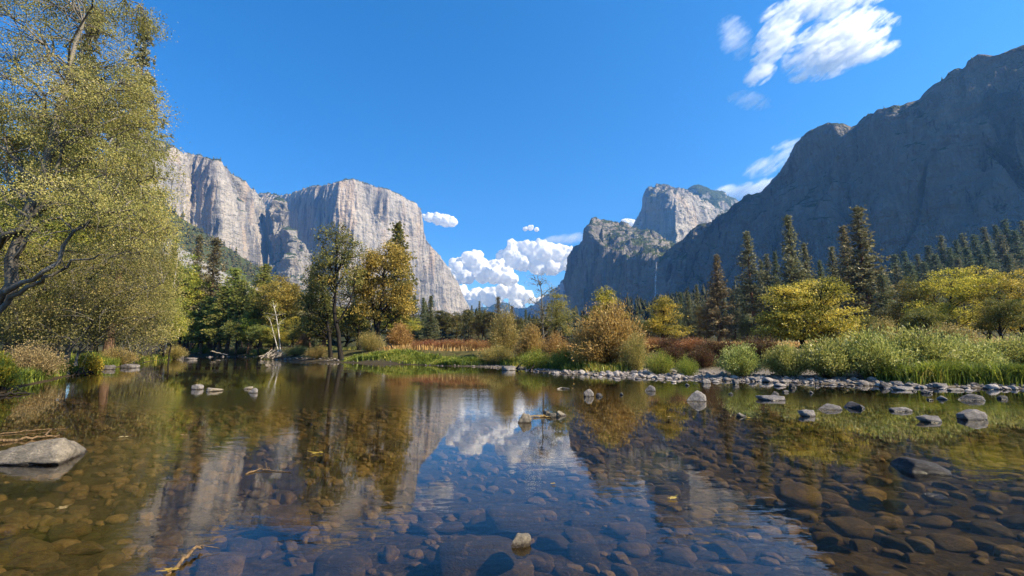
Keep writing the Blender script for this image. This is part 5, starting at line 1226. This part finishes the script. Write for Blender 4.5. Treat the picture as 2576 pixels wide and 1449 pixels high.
cumulus('small lone white cloud touching the corner of the monolith', [(1078, 549, 13), (1100, 552, 14), (1120, 557, 12), (1137, 560, 9), (1066, 543, 7)], 15000, 570, 4, 1, 30)
cumulus('tiny white cloud high over the gap in the valley', [(1322, 576, 6), (1334, 574, 6), (1350, 578, 4)], 15000, 586, 5, 1, 22)
cumulus('tiny white cloud peeping from behind the rock tower', [(1574, 561, 11), (1590, 562, 12), (1606, 566, 10)], 15000, 575, 6, 1, 26)
def wisp(label, blobs, d, dens, streak=(620, 330, 130, .62), seed=0, K=7.5, lo=-.1, hi=1.6):
    """a torn high cloud: a body of vapour, densest in lens shaped patches (x, y, half width, half height, slope), frayed along the wind"""
    m = d / FPX; k = NT('cloud_vapour'); g = k.pos(); mx = None; pts = []
    for x, y, rx, ry, sl in blobs:
        c = P(x, y, d); mp = k.n('ShaderNodeMapping'); mp.vector_type = 'TEXTURE'
        mp.inputs['Location'].default_value = c; mp.inputs['Rotation'].default_value = (0, -sl, 0); mp.inputs['Scale'].default_value = (rx * m * 1.4, min(rx, ry) * m * .6 + 90, ry * m * 1.4); k.l(g, mp.inputs['Vector'])
        ln = k.n('ShaderNodeVectorMath'); ln.operation = 'DOT_PRODUCT'; k.l(mp.outputs[0], ln.inputs[0]); k.l(mp.outputs[0], ln.inputs[1])
        v = k.math('SUBTRACT', 1.0, ln.outputs['Value']); mx = v if mx is None else k.math('MAXIMUM', mx, v)
        for a in np.linspace(0, 2 * pi, 12): pts.append(c + m * 1.45 * np.array([cos(a) * rx * cos(sl) - sin(a) * ry * sin(sl), 0, cos(a) * rx * sin(sl) + sin(a) * ry * cos(sl)]))
    pts = np.array(pts); ty = max(min(b[2], b[3]) for b in blobs) * m * .7 + 120
    mp = k.n('ShaderNodeMapping'); mp.vector_type = 'TEXTURE'; mp.inputs['Rotation'].default_value = (0, -streak[3], 0); mp.inputs['Scale'].default_value = streak[:3]; mp.inputs['Location'].default_value = (seed * 977., 0, seed * 331.); k.l(g, mp.inputs['Vector'])
    n1 = k.noise(mp.outputs[0], 1.0, 7, .64, .5); n2 = k.noise(g, 1 / 120, 6, .7)
    v = k.math('ADD', k.math('MULTIPLY', n1, .62), k.math('MULTIPLY', n2, .38))
    al = k.math('MULTIPLY', k.sstep(k.math('ADD', mx, k.math('MULTIPLY', k.math('SUBTRACT', v, .5), K)), lo, hi), k.sstep(mx, 0, .15))
    pv = k.n('ShaderNodeVolumePrincipled'); pv.inputs['Color'].default_value = (1, 1, 1, 1); pv.inputs['Anisotropy'].default_value = .1; k.l(k.math('MULTIPLY', al, dens), pv.inputs['Density'])
    k.l(pv.outputs[0], k.out.inputs['Volume']); k.m.cycles.volume_step_rate = .09
    a, b = pts.min(0) - np.array([0, ty, 0]), pts.max(0) + np.array([0, ty, 0])
    mb = MB(); mb.add([(x, y, z) for x in (a[0], b[0]) for y in (a[1], b[1]) for z in (a[2], b[2])], [(0, 1, 3, 2), (4, 6, 7, 5), (0, 4, 5, 1), (2, 3, 7, 6), (0, 2, 6, 4), (1, 5, 7, 3)])
    return tag(put('cloud', mb.mesh('cloud', k.m)), label, 'cloud')
D = .0085
wisp('large bright torn white cloud high in the sky over the shaded wall', [(2105, 110, 128, 62, .5), (1955, 90, 88, 36, .95), (2080, 8, 150, 36, .25), (1912, 185, 40, 22, .6), (2060, 150, 80, 30, .6)], 9600, D, seed=1)
wisp('thin slanting white streak under the large torn cloud', [(2200, 133, 62, 18, .4)], 9900, D * .8, seed=2)
wisp('small faint white tuft below the large torn cloud', [(1885, 253, 46, 20, -.2)], 9900, D * .35, seed=3)
wisp('faint veil of cloud beside the large torn cloud', [(1850, 95, 36, 52, .3)], 9900, D * .18, seed=4)
wisp('tiny white puff beyond the large torn cloud', [(2248, 50, 12, 17, .5)], 9900, D * .7, seed=5)
wisp('row of thin white wisps above the tower like summit', [(1925, 420, 50, 20, .35), (1975, 392, 42, 18, .35), (1980, 364, 38, 10, .3)], 12500, D * .3, seed=6)
wisp('bright low white cloud resting behind the slope of the shaded wall', [(1880, 482, 66, 20, .16), (1840, 478, 40, 12, .1), (1930, 468, 44, 18, .2)], 13000, D, seed=7, K=3.5)
wisp('thin flat cloud layer above the largest cumulus', [(1400, 603, 34, 10, .05), (1440, 600, 42, 12, .1)], 14500, D * .5, seed=8, K=3.5)
# ================================================================ valley haze: one closed box round the whole scene, clouds outside
k = NT('valley_haze')
pv = k.n('ShaderNodeVolumePrincipled'); pv.inputs['Color'].default_value = (.17, .46, 1.0, 1); pv.inputs['Density'].default_value = HAZE
pv.inputs['Anisotropy'].default_value = .35
k.l(pv.outputs[0], k.out.inputs['Volume'])
a, b = np.array([-7250., -7250., -3.0]), np.array([7250., 7250., 2300.])
mb = MB(); mb.add([(x, y, z) for x in (a[0], b[0]) for y in (a[1], b[1]) for z in (a[2], b[2])],
                  [(0, 1, 3, 2), (4, 6, 7, 5), (0, 4, 5, 1), (2, 3, 7, 6), (0, 2, 6, 4), (1, 5, 7, 3)])
tag(put('haze', mb.mesh('haze', k.m)), 'thin blue autumn haze filling the valley air', None, None, 'stuff')
